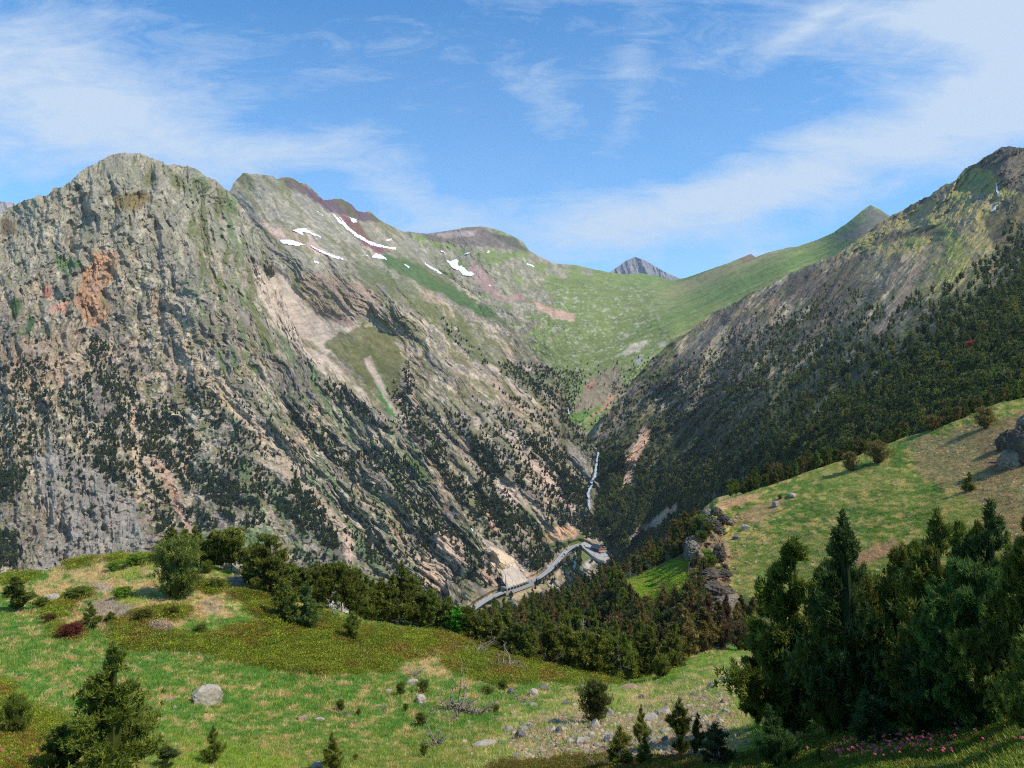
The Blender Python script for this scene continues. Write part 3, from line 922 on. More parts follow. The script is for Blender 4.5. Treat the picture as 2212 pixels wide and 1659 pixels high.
U, V = LF.U, LF.V
c = np.broadcast_to(sr(70, 78, 40), U.shape + (3,)) * (.7 + .6 * fbm(U / 12, V / 8, 4, 733))[..., None]
GREENF = [(1338, 1262), (1400, 1236), (1460, 1205), (1500, 1212), (1500, 1260), (1490, 1300), (1440, 1330), (1380, 1325), (1350, 1290)]
m_ = pm(U, V, GREENF, 5, 8)
LF.green = m_
gc = mixc(np.broadcast_to(sr(112, 146, 40), U.shape + (3,)), sr(138, 142, 62), sst(.48, .6, fbm(U / 14, V / 8, 4, 735)))
c = mixc(c, gc, m_)
m_ = pm(U, V, [(1490, 1090), (1600, 1080), (1600, 1330), (1500, 1320), (1485, 1200)], 8, 12)
c = mixc(c, sr(140, 118, 92) * (.6 + .8 * fbm(U / 9, V / 9, 4, 737))[..., None], m_ * .8)
LF.cols = c
LF.build('wooded_slope', M_meadow, c)

# ---- D : the sunny meadow on the right


def dispD(U, V, D):
    d = -.02 * D * (fbm((U + .5 * V) / 90, V / 60, 4, 803) - .5)
    d += -.006 * D * (fbm(U / 9, V / 5, 3, 805) - .5)
    m = pm(U, V, [(1470, 1220), (1500, 1120), (1540, 1088), (1565, 1100), (1575, 1200), (1590, 1330), (1470, 1330)], 8, 10)
    d += -.045 * D * (rdg(U / 22, V / 20, 4, 807, .6) - .4) * m
    return d


topD = [(1462, 1310), (1482, 1250), (1502, 1175), (1522, 1120), (1548, 1087), (1600, 1069), (1650, 1053), (1700, 1036), (1750, 1018), (1800, 1001), (1850, 985), (1900, 966), (1950, 946), (2000, 932), (2050, 915), (2085, 902), (2110, 890), (2130, 880), (2160, 870), (2212, 860), (2300, 842), (2400, 822), (2800, 730)]
ctrlD = [(2800, 700, 290), (2800, 1000, 210), (2800, 1600, 80), (1486, 1300, 235), (1500, 1170, 295), (1548, 1087, 330), (1700, 1036, 335), (1860, 982, 335), (2050, 915, 325), (2130, 878, 318), (2300, 820, 310), (2400, 800, 305),
         (1600, 1300, 220), (1700, 1250, 228), (1800, 1150, 250), (2000, 1100, 232), (2212, 1030, 222), (2212, 930, 275), (2400, 950, 240), (1600, 1420, 170), (1900, 1350, 155), (2212, 1300, 140), (2400, 1300, 130), (2300, 1700, 75), (1800, 1700, 88), (1500, 1500, 150), (1500, 1700, 105)]
LD = Layer(topD, [(1462, 1560), (2400, 1660), (2800, 1660)], ctrlD, 2.4, 320, jag=1.6, jseed=74, back=(12, 14, .14), disp=dispD)
U, V = LD.U, LD.V


def meadow_cols(U, V):
    g = np.broadcast_to(sr(96, 120, 46), U.shape + (3,)).copy()
    f = fbm((U - .4 * V) / 17, V / 6.5, 4, 833, .65)
    g = mixc(g, sr(172, 152, 86), sst(.47, .58, f) * .85)
    g = mixc(g, sr(66, 98, 34), sst(.52, .64, fbm(U / 20, V / 8, 4, 834, .6)) * .7)
    big = fbm(U / 120, V / 60, 3, 835)
    g = mixc(g, sr(140, 138, 70), sst(.45, .62, big) * .4)
    return g * (.85 + .3 * fbm(U / 4, V / 3, 2, 836))[..., None]


c = meadow_cols(U, V)
for poly, s_, colr, amt in [
    ([(1960, 960), (2060, 930), (2212, 900), (2400, 900), (2400, 1150), (2200, 1200), (2100, 1080), (2000, 1040)], 30, sr(148, 124, 88), .6),
    ([(1545, 1090), (1600, 1070), (1660, 1062), (1640, 1075), (1580, 1095), (1548, 1105)], 6, sr(184, 146, 104), .8),
    ([(1590, 1110), (1680, 1075), (1700, 1085), (1640, 1125), (1600, 1135)], 10, sr(164, 130, 96), .6),
    ([(1840, 1200), (1930, 1165), (1945, 1180), (1900, 1210), (1850, 1225)], 8, sr(168, 130, 96), .7),
    ([(1500, 1130), (1560, 1150), (1580, 1200), (1570, 1300), (1500, 1330), (1480, 1250)], 12, sr(150, 122, 92), .8),
    ([(2110, 930), (2212, 880), (2400, 860), (2400, 1020), (2130, 1020)], 10, sr(126, 106, 74), .6),
]:
    m_ = pm(U, V, poly, 4, s_, 13, 41)
    c = mixc(c, colr * (.8 + .4 * fbm(U / 5, V / 4, 3, 850))[..., None], m_ * amt)
LD.cols = c
LD.build('meadow', M_meadow, c)

# ---- E : the foreground


RHODO = [[(245, 1345), (330, 1345), (400, 1375), (330, 1402), (250, 1400)], [(340, 1400), (480, 1360), (560, 1340), (520, 1290), (540, 1275), (620, 1310), (760, 1345), (930, 1362), (985, 1372), (935, 1392), (925, 1412), (870, 1425), (840, 1450), (760, 1462), (640, 1450), (520, 1440), (420, 1410)],
         [(880, 1350), (1000, 1372), (1100, 1415), (1300, 1462), (1350, 1470), (1290, 1478), (1160, 1475), (1080, 1482), (1000, 1465), (960, 1430), (960, 1395)],
         [(500, 1275), (545, 1270), (560, 1300), (520, 1300)], [(385, 1262), (440, 1250), (490, 1262), (480, 1280), (440, 1278)],
         [(118, 1355), (180, 1352), (188, 1375), (150, 1385), (120, 1375)], [(285, 1322), (335, 1322), (335, 1345), (290, 1350)], [(350, 1315), (395, 1312), (400, 1335), (360, 1340)],
         [(-10, 1535), (60, 1530), (150, 1555), (150, 1640), (60, 1670), (-20, 1670)], [(-20, 1470), (16, 1480), (10, 1515), (-20, 1520)],
         [(0, 1240), (80, 1236), (84, 1246), (30, 1258), (-40, 1262)], [(140, 1215), (220, 1198), (300, 1196), (340, 1200), (330, 1222), (290, 1215), (210, 1208), (150, 1222)],
         [(90, 1325), (110, 1300), (190, 1270), (195, 1290), (140, 1325), (110, 1330)]]


def union(U, V, polys, *a_):
    m = np.zeros(U.shape)
    for i, p in enumerate(polys):
        m = np.maximum(m, pm(U, V, p, *a_))
    return m


def dispE(U, V, D):
    d = -.035 * D * (fbm(U / 150, V / 90, 4, 903) - .5)
    d += -.016 * D * (fbm(U / 32, V / 16, 4, 905) - .5)
    d += -.010 * D * (fbm(U / 8, V / 4, 3, 907) - .5)
    md_ = union(U, V, RHODO, 6, 8, 22)
    d += -.022 * D * (rdg(U / 30, V / 13, 4, 911, .6) - .45) * md_
    bed = pm(U, V, [(190, 1290), (290, 1300), (290, 1340), (200, 1340), (170, 1320)], 6, 8)
    d += -.012 * D * (rdg(U / 14, V / 9, 3, 909, .6)) * bed
    return d * (1 - .7 * sst(1500, 1800, V))


topE = [(-700, 1270), (-480, 1240), (-260, 1240), (-60, 1248), (0, 1242), (40, 1234), (85, 1235), (115, 1228), (150, 1210), (190, 1199), (240, 1195), (300, 1197), (345, 1196), (400, 1206), (450, 1222), (520, 1236), (600, 1262), (680, 1300), (740, 1322), (800, 1336), (870, 1345), (925, 1350),
        (1000, 1372), (1060, 1396), (1120, 1420), (1180, 1435), (1240, 1448), (1300, 1462), (1350, 1470), (1400, 1455), (1460, 1430), (1520, 1408), (1580, 1392), (1640, 1385), (1720, 1400), (1850, 1450), (2000, 1480), (2212, 1490), (2400, 1480), (2800, 1470)]
ctrlE = [(-700, 1270, 100), (-700, 1659, 26), (-700, 2300, 7), (-260, 1240, 108), (0, 1242, 112), (200, 1198, 118), (345, 1196, 112), (520, 1236, 106), (680, 1300, 104), (800, 1336, 108), (925, 1350, 112), (1060, 1396, 108), (1240, 1448, 106), (1350, 1470, 104), (1460, 1430, 112), (1580, 1392, 128), (1640, 1385, 128),
         (0, 1330, 86), (250, 1310, 88), (450, 1330, 86), (700, 1400, 84), (900, 1430, 87), (0, 1420, 66), (250, 1440, 66), (447, 1525, 56), (600, 1460, 72), (800, 1500, 68), (1000, 1500, 72), (1150, 1500, 76), (1300, 1540, 64), (1450, 1500, 78), (1560, 1480, 74),
         (0, 1540, 45), (0, 1659, 31), (300, 1659, 35), (600, 1659, 41), (900, 1659, 43), (1106, 1659, 42), (1300, 1659, 36), (1500, 1659, 28), (1700, 1659, 23), (1900, 1659, 17), (2212, 1659, 12), (1700, 1590, 30), (1900, 1560, 26), (2100, 1540, 22), (2212, 1500, 20), (2400, 1480, 18), (1850, 1450, 40), (2000, 1480, 30),
         (2400, 1659, 10), (-260, 1659, 28), (-260, 1450, 60), (600, 1900, 24), (1106, 2000, 16), (1700, 1900, 10), (2300, 1900, 7), (0, 1900, 19), (-260, 2300, 8), (1106, 2500, 6), (2400, 2500, 4), (2800, 1480, 16), (2800, 1700, 9), (2800, 2300, 5)]
LE = Layer(topE, [(-700, 2300), (2800, 2300)], ctrlE, 2.3, 480, jag=1.8, jseed=84, back=(14, 5, .55), disp=dispE)
# finer rows where the camera looks
LE.V = LE.vt + (np.linspace(0, 1, 480)[:, None]) * (LE.vb - LE.vt)
U, V = LE.U, LE.V
BRIGHT = [[(345, 1575), (450, 1600), (640, 1640), (600, 1670), (340, 1670), (420, 1620)], [(0, 1480), (60, 1500), (75, 1520), (10, 1515)], [(1700, 1640), (1900, 1560), (2300, 1510), (2300, 1700), (1700, 1700)],
          [(1360, 1462), (1450, 1432), (1600, 1400), (1600, 1410), (1480, 1460), (1380, 1480)], [(225, 1235), (300, 1215), (340, 1220), (250, 1260)], [(230, 1295), (300, 1275), (320, 1300), (260, 1320)]]
STRAW = [[(120, 1225), (240, 1200), (420, 1240), (560, 1255), (500, 1330), (420, 1330), (330, 1380), (120, 1345), (60, 1280)], [(890, 1400), (930, 1385), (980, 1430), (950, 1465), (870, 1460)]]
DRY = [[(1040, 1620), (1100, 1540), (1250, 1500), (1450, 1470), (1640, 1390), (1640, 1520), (1560, 1700), (1000, 1700)]]
STONY = [[(1090, 1600), (1170, 1540), (1290, 1520), (1330, 1545), (1480, 1500), (1570, 1480), (1590, 1560), (1540, 1660), (1200, 1670)]]


mr = union(U, V, RHODO, 2.5, 15, 26)
mb_ = union(U, V, BRIGHT, 4, 10, 22)
ms = union(U, V, STRAW, 5, 16, 30)
md = union(U, V, DRY, 14, 20, 40)
mst = union(U, V, STONY, 8, 18, 30)
g = np.broadcast_to(sr(78, 118, 44), U.shape + (3,)).copy()
f = fbm((U + .2 * V) / 15, V / 6, 4, 933, .68)
g = mixc(g, sr(132, 138, 62), sst(.44, .56, f) * .6)
g = mixc(g, sr(184, 156, 104), sst(.58, .66, f + .12 * (fbm(U / 5, V / 3, 2, 934) - .5)) * .85)
g = mixc(g, sr(134, 134, 62), sst(1560, 1640, V) * .4)
g = mixc(g, sr(176, 154, 100) * (.8 + .4 * fbm(U / 8, V / 5, 3, 936))[..., None], ms * sst(.36, .52, fbm(U / 17, V / 8, 5, 938, .7)) * .92)
g = mixc(g, sr(128, 142, 66), md * .7)
g = mixc(g, sr(182, 164, 108), md * sst(.50, .64, fbm(U / 22, V / 8, 4, 939)) * .75)
g = mixc(g, sr(158, 144, 104), mst * sst(.45, .6, fbm(U / 16, V / 8, 4, 941)) * .8)
g = mixc(g, sr(116, 142, 38), mb_ * .7 * sst(.3, .6, fbm(U / 12, V / 6, 4, 945, .7)))
rc = mixc(np.broadcast_to(sr(112, 122, 34), U.shape + (3,)), sr(128, 104, 44), sst(.48, .68, fbm(U / 60, V / 26, 5, 943, .75)) * .7)
rc = mixc(rc, sr(96, 116, 34), sst(.5, .65, fbm(U / 40, V / 16, 4, 947, .7)) * .7)
g = mixc(g, rc, mr)
for poly, s_, colr, amt in [
    ([(195, 1300), (240, 1292), (290, 1312), (285, 1336), (230, 1338), (195, 1325)], 6, sr(150, 136, 112), .9),
    ([(492, 1245), (520, 1243), (545, 1256), (500, 1268), (488, 1260)], 4, sr(150, 136, 122), .9),
    ([(180, 1262), (215, 1258), (250, 1272), (220, 1282), (185, 1276)], 5, sr(160, 144, 118), .8),
    ([(430, 1298), (470, 1290), (480, 1320), (440, 1330)], 6, sr(160, 140, 116), .6),
    ([(320, 1345), (370, 1345), (360, 1368), (330, 1362)], 5, sr(168, 146, 122), .7),
    ([(1060, 1650), (1250, 1640), (1560, 1640), (1760, 1600), (1760, 1700), (1040, 1700)], 14, sr(108, 82, 44), .4),
]:
    m_ = pm(U, V, poly, 3, s_, 12, 41)
    g = mixc(g, colr * (.8 + .4 * fbm(U / 5, V / 4, 3, 950))[..., None], m_ * amt)
g *= (.86 + .28 * fbm(U / 4.5, V / 3, 3, 955))[..., None]
LE.cols = g
LE.mr, LE.mb, LE.md, LE.mst, LE.ms = mr, mb_, md, mst, ms
LE.build('ground', M_near, g, smooth=True)

# ---- wide base terrain under everything
me = bpy.data.meshes.new('valley_floor')
N_ = 60
gx, gy = np.meshgrid(np.linspace(-9000, 9000, N_), np.linspace(-400, 14500, N_))
gz = -560 + 60 * fbm(gx / 900, gy / 900, 4, 977)
i_ = np.arange(N_ * N_).reshape(N_, N_)
me = mk_mesh('valley_floor', np.stack([gx, gy, gz], -1).reshape(-1, 3), np.stack([i_[:-1, :-1], i_[:-1, 1:], i_[1:, 1:], i_[1:, :-1]], -1).reshape(-1, 4),
             np.broadcast_to(sr(80, 88, 50), (N_ * N_, 3)))
link('valley_floor', me, M_far, kind='structure')


# =================================================================== plants
def soup(name, base, dirs, L, Wd, var, rng, bend=.25):
    """needle sprays: one narrow triangle per spray"""
    n = len(base)
    dirs = dirs / (np.linalg.norm(dirs, axis=1, keepdims=True) + 1e-9)
    side = np.cross(dirs, rng.normal(size=(n, 3)))
    side /= np.linalg.norm(side, axis=1, keepdims=True) + 1e-9
    a = base - side * Wd[:, None] * .5
    b = base + side * Wd[:, None] * .5
    c_ = base + dirs * L[:, None] + side * (rng.normal(size=n) * bend * Wd)[:, None]
    Vv = np.stack([a, b, c_], 1).reshape(-1, 3)
    Ff = np.arange(3 * n).reshape(-1, 3)
    return Vv, Ff, np.repeat(var, 3)


def crown_parts(seed, nb, nt, k, tl, tw, Rr=.28, z0=.1, prof='cone', droop=-.05, curve=.35, irr=.3, core=.5, thick=.16):
    """unit-height pine: returns (crown mesh, trunk mesh)"""
    rng = np.random.default_rng(seed)
    ph = rng.uniform(0, 6.28, 4)
    zb = z0 + (1 - z0) * np.sort(rng.uniform(0, 1, nb)) ** 1.0
    ang = rng.uniform(0, 6.28, nb)
    x = (zb - z0) / (1 - z0)
    if prof == 'cone':
        pr = np.clip((1 - x) ** .85, .015, 1) * np.clip(.55 + x * 3, 0, 1)
    elif prof == 'round':
        pr = np.sqrt(np.clip(1 - (2 * np.clip(x * .95 + .02, 0, 1) - .9) ** 2 / 1.25, .02, 1)) * np.clip(.6 + x * 2, 0, 1)
    elif prof == 'flat':
        pr = np.clip(.35 + x * 1.1, 0, 1) * np.clip((1.03 - x) * 4, .05, 1) ** .6
    else:  # column
        pr = np.clip((1 - x) ** .68, .03, 1) * np.clip(.6 + x * 3, 0, 1)
    lob = 1 + irr * (np.sin(ang * 2 + ph[0] + 5 * zb) * .5 + np.sin(ang * 3 + ph[1] - 9 * zb) * .4) + irr * .9 * (rng.random(nb) - .5)
    whorl = 1 + irr * .8 * (vn(zb * 11 + ph[2], zb * 0 + ph[3], seed) - .5)
    Lb = Rr * pr * lob * whorl
    lean = rng.normal(size=2) * .02
    pb = Lb + .02
    bi = rng.choice(nb, nt, p=pb / pb.sum())
    t = rng.beta(1.9, 1.05, nt)
    t = .18 + .82 * t
    r = Lb[bi] * t
    h = zb[bi] + Lb[bi] * (droop * t + curve * t * t)
    pos = np.stack([np.cos(ang[bi]) * r, np.sin(ang[bi]) * r, h], 1)
    jit = rng.normal(size=(nt, 3)) * (Lb[bi] * thick * (t ** .7) + .006)[:, None]
    jit[:, 2] *= .55
    pos = pos + jit
    pos[:, :2] += lean * (pos[:, 2:3] ** 2) * 2
    out_ = np.stack([np.cos(ang[bi]), np.sin(ang[bi]), 0 * r], 1)
    tv = np.clip(.02 + .35 * rng.random(nt) + .75 * t ** 2 * rng.random(nt), 0, 1)  # lit tips brighter, inner tufts darker: light and shade put into the tone
    # leader shoots at the very top
    base = np.repeat(pos, k, 0)
    tuft = out_ * .62 + np.array([0, 0, .85]) + rng.normal(size=(nt, 3)) * .30
    dirs = np.repeat(tuft, k, 0) + rng.normal(size=(nt * k, 3)) * .62
    base = base + rng.normal(size=base.shape) * tl * np.array([.16, .16, .30])
    L = tl * (.6 + .7 * rng.random(nt * k))
    Vv, Ff, vr = soup('c', base, dirs, L, tw * (.6 + .8 * rng.random(nt * k)), np.clip(np.repeat(tv, k) + rng.normal(size=nt * k) * .08, 0, 1), rng)
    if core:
        # dark inner shell, its shade painted in, so that one cannot see through
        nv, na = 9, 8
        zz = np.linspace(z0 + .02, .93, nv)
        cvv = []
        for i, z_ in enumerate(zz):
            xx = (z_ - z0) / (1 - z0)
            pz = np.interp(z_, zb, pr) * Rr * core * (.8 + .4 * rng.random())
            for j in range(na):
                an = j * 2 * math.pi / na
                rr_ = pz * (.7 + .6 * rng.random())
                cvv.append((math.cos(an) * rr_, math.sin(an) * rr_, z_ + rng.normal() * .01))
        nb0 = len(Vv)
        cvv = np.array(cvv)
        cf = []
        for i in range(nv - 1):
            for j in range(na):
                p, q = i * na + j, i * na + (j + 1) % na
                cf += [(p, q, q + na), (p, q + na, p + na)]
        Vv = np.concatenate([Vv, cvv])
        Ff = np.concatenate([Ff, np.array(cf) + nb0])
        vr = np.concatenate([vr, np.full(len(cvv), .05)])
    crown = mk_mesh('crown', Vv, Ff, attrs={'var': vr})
    mb = MB()
    tz = [0, .04, .15, .35, .6, .85, .97]
    rad = [.026, .019, .016, .012, .008, .004, .0015]
    mb.tube([(lean[0] * z * z * 2 + .004 * math.sin(9 * z), lean[1] * z * z * 2, z - (.03 if z == 0 else 0)) for z in tz], rad, 6)
    order = np.argsort(-Lb)[:max(10, nb // 3)]
    for i in order:
        if Lb[i] < .03:
            continue
        P = []
        for tt in (0, .35, .7, .92):
            P.append((math.cos(ang[i]) * Lb[i] * tt + lean[0] * zb[i] ** 2 * 2, math.sin(ang[i]) * Lb[i] * tt + lean[1] * zb[i] ** 2 * 2, zb[i] + Lb[i] * (droop * tt + curve * tt * tt)))
        mb.tube(P, [.0052, .0038, .0024, .001], 3)
    trunk = mb.mesh('trunk', True)
    return crown, trunk


def low_tree(seed, n=70, Rr=.3, prof='cone'):
    cr, tr = crown_parts(seed, 26, n, 3, .13, .085, Rr=Rr, z0=.06, prof=prof, core=.72, irr=.25, thick=.2)
    return cr


HI = [crown_parts(11, 70, 2700, 14, .034, .0095, prof='cone', z0=.05, irr=.75, core=.3, thick=.15),
      crown_parts(12, 62, 2400, 14, .036, .0100, prof='cone', z0=.06, Rr=.24, irr=.8, core=.26, thick=.12),
      crown_parts(13, 70, 2700, 14, .034, .0095, prof='round', z0=.08, irr=.5, core=.30, thick=.11)]
YOUNG = [crown_parts(21, 46, 620, 16, .07, .010, prof='cone', z0=.05, Rr=.26, irr=.4, core=0, curve=.6, thick=.08),
         crown_parts(22, 40, 520, 16, .075, .011, prof='cone', z0=.06, Rr=.24, irr=.5, core=0, curve=.7, thick=.08)]
MID = [crown_parts(31, 60, 1150, 9, .055, .016, prof='cone', z0=.07, irr=.4, core=.5),
       crown_parts(32, 56, 1100, 9, .057, .016, prof='column', z0=.08, Rr=.24, irr=.45, core=.5),
       crown_parts(33, 60, 1250, 9, .057, .017, prof='round', z0=.14, Rr=.30, irr=.5, core=.5),
       crown_parts(34, 50, 1150, 9, .057, .017, prof='flat', z0=.22, Rr=.30, irr=.55, core=.4),
       crown_parts(35, 56, 1050, 9, .054, .015, prof='cone', z0=.05, Rr=.22, irr=.35, core=.5)]
BUSHY = [crown_parts(41, 70, 1100, 12, .07, .014, prof='round', z0=.02, Rr=.42, irr=.4, core=.55),
         crown_parts(42, 60, 900, 12, .08, .016, prof='round', z0=.02, Rr=.5, irr=.5, core=.55)]
SET = dict(hi=HI, young=YOUNG, mid=MID, bushy=BUSHY)
RATIO = {}
for nm, lst in SET.items():
    for i, (cr, tr) in enumerate(lst):
        co = np.zeros(len(cr.vertices) * 3, np.float32)
        cr.vertices.foreach_get('co', co)
        co = co.reshape(-1, 3)
        RATIO[nm, i] = 2 * np.percentile(np.abs(co[:, 0]), 99)
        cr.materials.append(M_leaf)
        tr.materials.append(M_bark)

G_DARK = sr(98, 112, 42)
G_OLIVE = sr(110, 118, 46)
G_BRIGHT = sr(104, 136, 40)
G_BROWN = sr(128, 116, 60)
G_BLUE = sr(70, 86, 54)
rnd = random.Random(7)


def tree(kind, i, pos, h, w_, label, colr, group=None, cat='tree', name='pine_tree', lean=(0, 0), rz=None):
    cr, tr = SET[kind][i % len(SET[kind])]
    ro = bpy.data.objects.new(name, None)
    COL.objects.link(ro)
    ro.location = [float(q) for q in pos]
    if group is None and kind == 'mid':
        w_ = w_ * 1.12
    sx_ = max(w_ / RATIO[kind, i % len(SET[kind])], .15 * h)
    ro.scale = (sx_, sx_, h)
    ro.rotation_euler = (lean[0], lean[1], 0)
    a_ = rnd.uniform(0, 6.28) if rz is None else rz
    ro['label'] = label
    ro['category'] = cat
    if group:
        ro['group'] = group
    k = .88 + .24 * rnd.random()
    for nm, me_ in (('crown', cr), ('trunk', tr)):
        o = bpy.data.objects.new(nm, me_)
        COL.objects.link(o)
        o.parent = ro
        o.rotation_euler = (0, 0, a_)
        if nm == 'crown':
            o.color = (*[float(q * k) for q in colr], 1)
    return ro


def treeP(layer, kind, i, u, v, hp, wp, label, colr, **kw):
    """a tree whose foot is at (u, v) on a layer, height and width in grid units"""
    p = layer.pos(u, v)
    D = p[1]
    p = p.copy()
    p[2] -= .012 * hp * D / F
    return tree(kind, i, p, hp * D / F, wp * D / F, label, colr, **kw)


# ------------------------------------------------------------------ single trees of the foreground
T = treeP
T(LE, 'hi', 0, 245, 1700, 312, 235, 'tall bushy pine in the lower left corner with a pointed top', G_DARK * 1.05)
T(LE, 'mid', 2, 140, 1668, 95, 80, 'low dark pine leaning on the left side of the tall corner pine', G_DARK * .8)
T(LE, 'bushy', 0, 30, 1592, 84, 70, 'scruffy pine at the left edge among brown shrubs', G_DARK)
T(LE, 'mid', 1, 38, 1319, 72, 54, 'small dark green pine at the left edge of the knoll', G_DARK * .8)
T(LE, 'young', 0, 195, 1360, 58, 44, 'young pine beside the flat bedrock on the knoll', G_DARK)
T(LE, 'young', 1, 240, 1344, 22, 26, 'knee-high pine shoot at the foot of the bedrock', G_DARK)
T(LE, 'bushy', 0, 383, 1292, 124, 118, 'broad grey-green pine with low skirts on the bare knoll', sr(98, 110, 48))
T(LE, 'mid', 0, 368, 1212, 72, 52, 'pine whose tip rises behind the broad grey-green pine', G_OLIVE * .85)
T(LE, 'mid', 0, 425, 1222, 84, 46, 'narrow pine left of the flat-topped pine on the crest', G_OLIVE * .8)
T(LE, 'mid', 1, 455, 1226, 76, 44, 'dense pine right behind the knoll crest', G_OLIVE * .75)
T(LE, 'mid', 3, 500, 1236, 94, 70, 'flat-topped yellow-green pine with bare lower trunk', G_OLIVE)
T(LE, 'bushy', 1, 447, 1238, 24, 30, 'small round pine bush under the flat-topped pine', G_DARK)
T(LE, 'hi', 2, 578, 1284, 124, 88, 'large dense pine with two heads standing left of the dark row', G_OLIVE * .85)
T(LE, 'mid', 0, 606, 1292, 96, 60, 'olive pine tucked against the large two-headed pine', G_OLIVE * .8)
T(LE, 'young', 1, 633, 1296, 86, 44, 'slim pointed pine rising between the big pines of the row', G_DARK * .95)
T(LE, 'mid', 0, 615, 1346, 94, 52, 'dark pine standing forward on the shrub carpet', G_DARK)
T(LE, 'mid', 4, 664, 1356, 100, 48, 'slender light green pine standing forward on the shrub carpet', sr(96, 116, 56))
T(LE, 'mid', 0, 702, 1310, 92, 72, 'rounded pine in the middle of the dark row', G_OLIVE * .72)
T(LE, 'mid', 3, 738, 1316, 104, 66, 'wide-headed pine over a crooked grey trunk', G_OLIVE * .72)
T(LE, 'mid', 0, 772, 1322, 98, 50, 'conical pine of the dark row right of the crooked trunk', G_OLIVE * .72)
T(LE, 'mid', 4, 806, 1332, 84, 46, 'thin pine of the dark row with a visible stem', G_OLIVE * .85)
T(LE, 'hi', 0, 868, 1346, 134, 84, 'tallest pine of the dark row on the left knoll', G_OLIVE * .78)
T(LE, 'mid', 0, 843, 1344, 100, 52, 'pine behind the grey snag in the dark row', G_OLIVE * .7)
T(LE, 'mid', 4, 912, 1352, 70, 40, 'short pine at the right shoulder of the tallest row pine', G_OLIVE)
T(LE, 'mid', 0, 945, 1356, 78, 46, 'grey-green pine near the right end of the row', sr(118, 116, 78))
T(LE, 'bushy', 0, 930, 1352, 38, 46, 'round olive pine bush on the shrub bank', G_OLIVE)
T(LE, 'mid', 1, 966, 1360, 74, 40, 'upright pine left of the bright green larch', G_DARK * 1.1)
T(LE, 'mid', 2, 988, 1372, 60, 46, 'bright green larch at the end of the pine row', sr(60, 140, 40), name='larch_tree')
T(LE, 'mid', 4, 1022, 1378, 52, 32, 'small pine right of the bright green larch', G_OLIVE)
T(LE, 'mid', 0, 1048, 1388, 74, 42, 'pine with twisted top on the crest right of the larch', G_OLIVE)
T(LE, 'mid', 4, 1076, 1398, 78, 40, 'slim pine on the crest above the dead thicket', G_OLIVE * .95)
T(LE, 'young', 0, 1092, 1413, 56, 46, 'open-branched pine in front of the forest edge', sr(78, 92, 44))
T(LE, 'mid', 4, 1128, 1418, 78, 40, 'dark pointed pine at the edge of the shrub bank', G_DARK)
T(LE, 'mid', 0, 1160, 1424, 66, 36, 'brown-green pine right of the dark pointed pine', G_BROWN * .9)
T(LE, 'hi', 1, 1228, 1440, 126, 74, 'stout yellow-green pine with a bare grey trunk foot', G_OLIVE * .95)
T(LE, 'mid', 0, 1294, 1460, 104, 60, 'broad pine with a leaning white trunk at the hollow', G_OLIVE * .9)
T(LE, 'mid', 0, 1353, 1464, 100, 52, 'dark conical pine above the hollow', G_DARK * 1.05)
T(LE, 'mid', 4, 1402, 1456, 104, 50, 'tall narrow pine with a trace of trunk at the hollow', G_OLIVE * .8)
T(LE, 'bushy', 0, 1428, 1462, 44, 44, 'low pine bush where the hollow meets the dry grass', G_OLIVE * .9)
T(LE, 'mid', 0, 1478, 1424, 108, 58, 'brownish pine left of the gap in the dry grass', G_BROWN)
T(LE, 'mid', 1, 1520, 1408, 96, 50, 'brown-green pine behind the dry grass slope', G_BROWN * .9)
T(LE, 'mid', 0, 1556, 1400, 80, 44, 'rusty brown pine behind the dry grass slope', sr(104, 84, 54))
T(LE, 'bushy', 1, 1598, 1404, 56, 54, 'rounded brown pine alone on the green strip', sr(98, 88, 56))
T(LE, 'young', 1, 760, 1386, 64, 36, 'lone young pine on the wide olive shrub carpet', G_DARK)
T(LE, 'bushy', 0, 1286, 1562, 86, 74, 'egg-shaped pine standing alone beside the stony ground', sr(80, 84, 40))
T(LE, 'young', 0, 460, 1652, 82, 50, 'young pine at the bottom of the green meadow', G_DARK * .95)
T(LE, 'young', 1, 357, 1662, 50, 44, 'small pine beside the tall corner pine', sr(66, 80, 40))
T(LE, 'young', 0, 718, 1672, 88, 52, 'young pine cut by the bottom edge of the picture', G_OLIVE)
T(LE, 'young', 0, 1385, 1612, 88, 34, 'thin sapling over the scattered stones', G_OLIVE)
T(LE, 'young', 1, 1342, 1660, 88, 56, 'twiggy young pine at the lower edge left of the thin sapling', G_OLIVE * .9)
T(LE, 'young', 0, 1392, 1664, 72, 46, 'short young pine at the lower edge below the thin sapling', G_OLIVE)
T(LE, 'young', 1, 1468, 1634, 124, 44, 'dark spindly pine left of the two dark neighbours', G_DARK * .6)
T(LE, 'young', 0, 1506, 1634, 92, 40, 'dark young pine between the spindly pine and the leaning one', G_DARK * .6)
T(LE, 'young', 1, 1550, 1662, 98, 66, 'open young pine with a reddish stem at the lower edge', sr(74, 84, 44))
T(LE, 'young', 0, 1692, 1668, 146, 84, 'leaning young pine at the foot of the dark thicket', sr(58, 88, 40), lean=(0, -.22))
T(LE, 'young', 1, 1900, 1614, 118, 86, 'leaning young pine above the pink flowering shrubs', sr(56, 80, 40), lean=(0, -.22))
T(LE, 'young', 0, 1768, 1664, 52, 30, 'small shoot of pine among the red flowers', G_DARK)
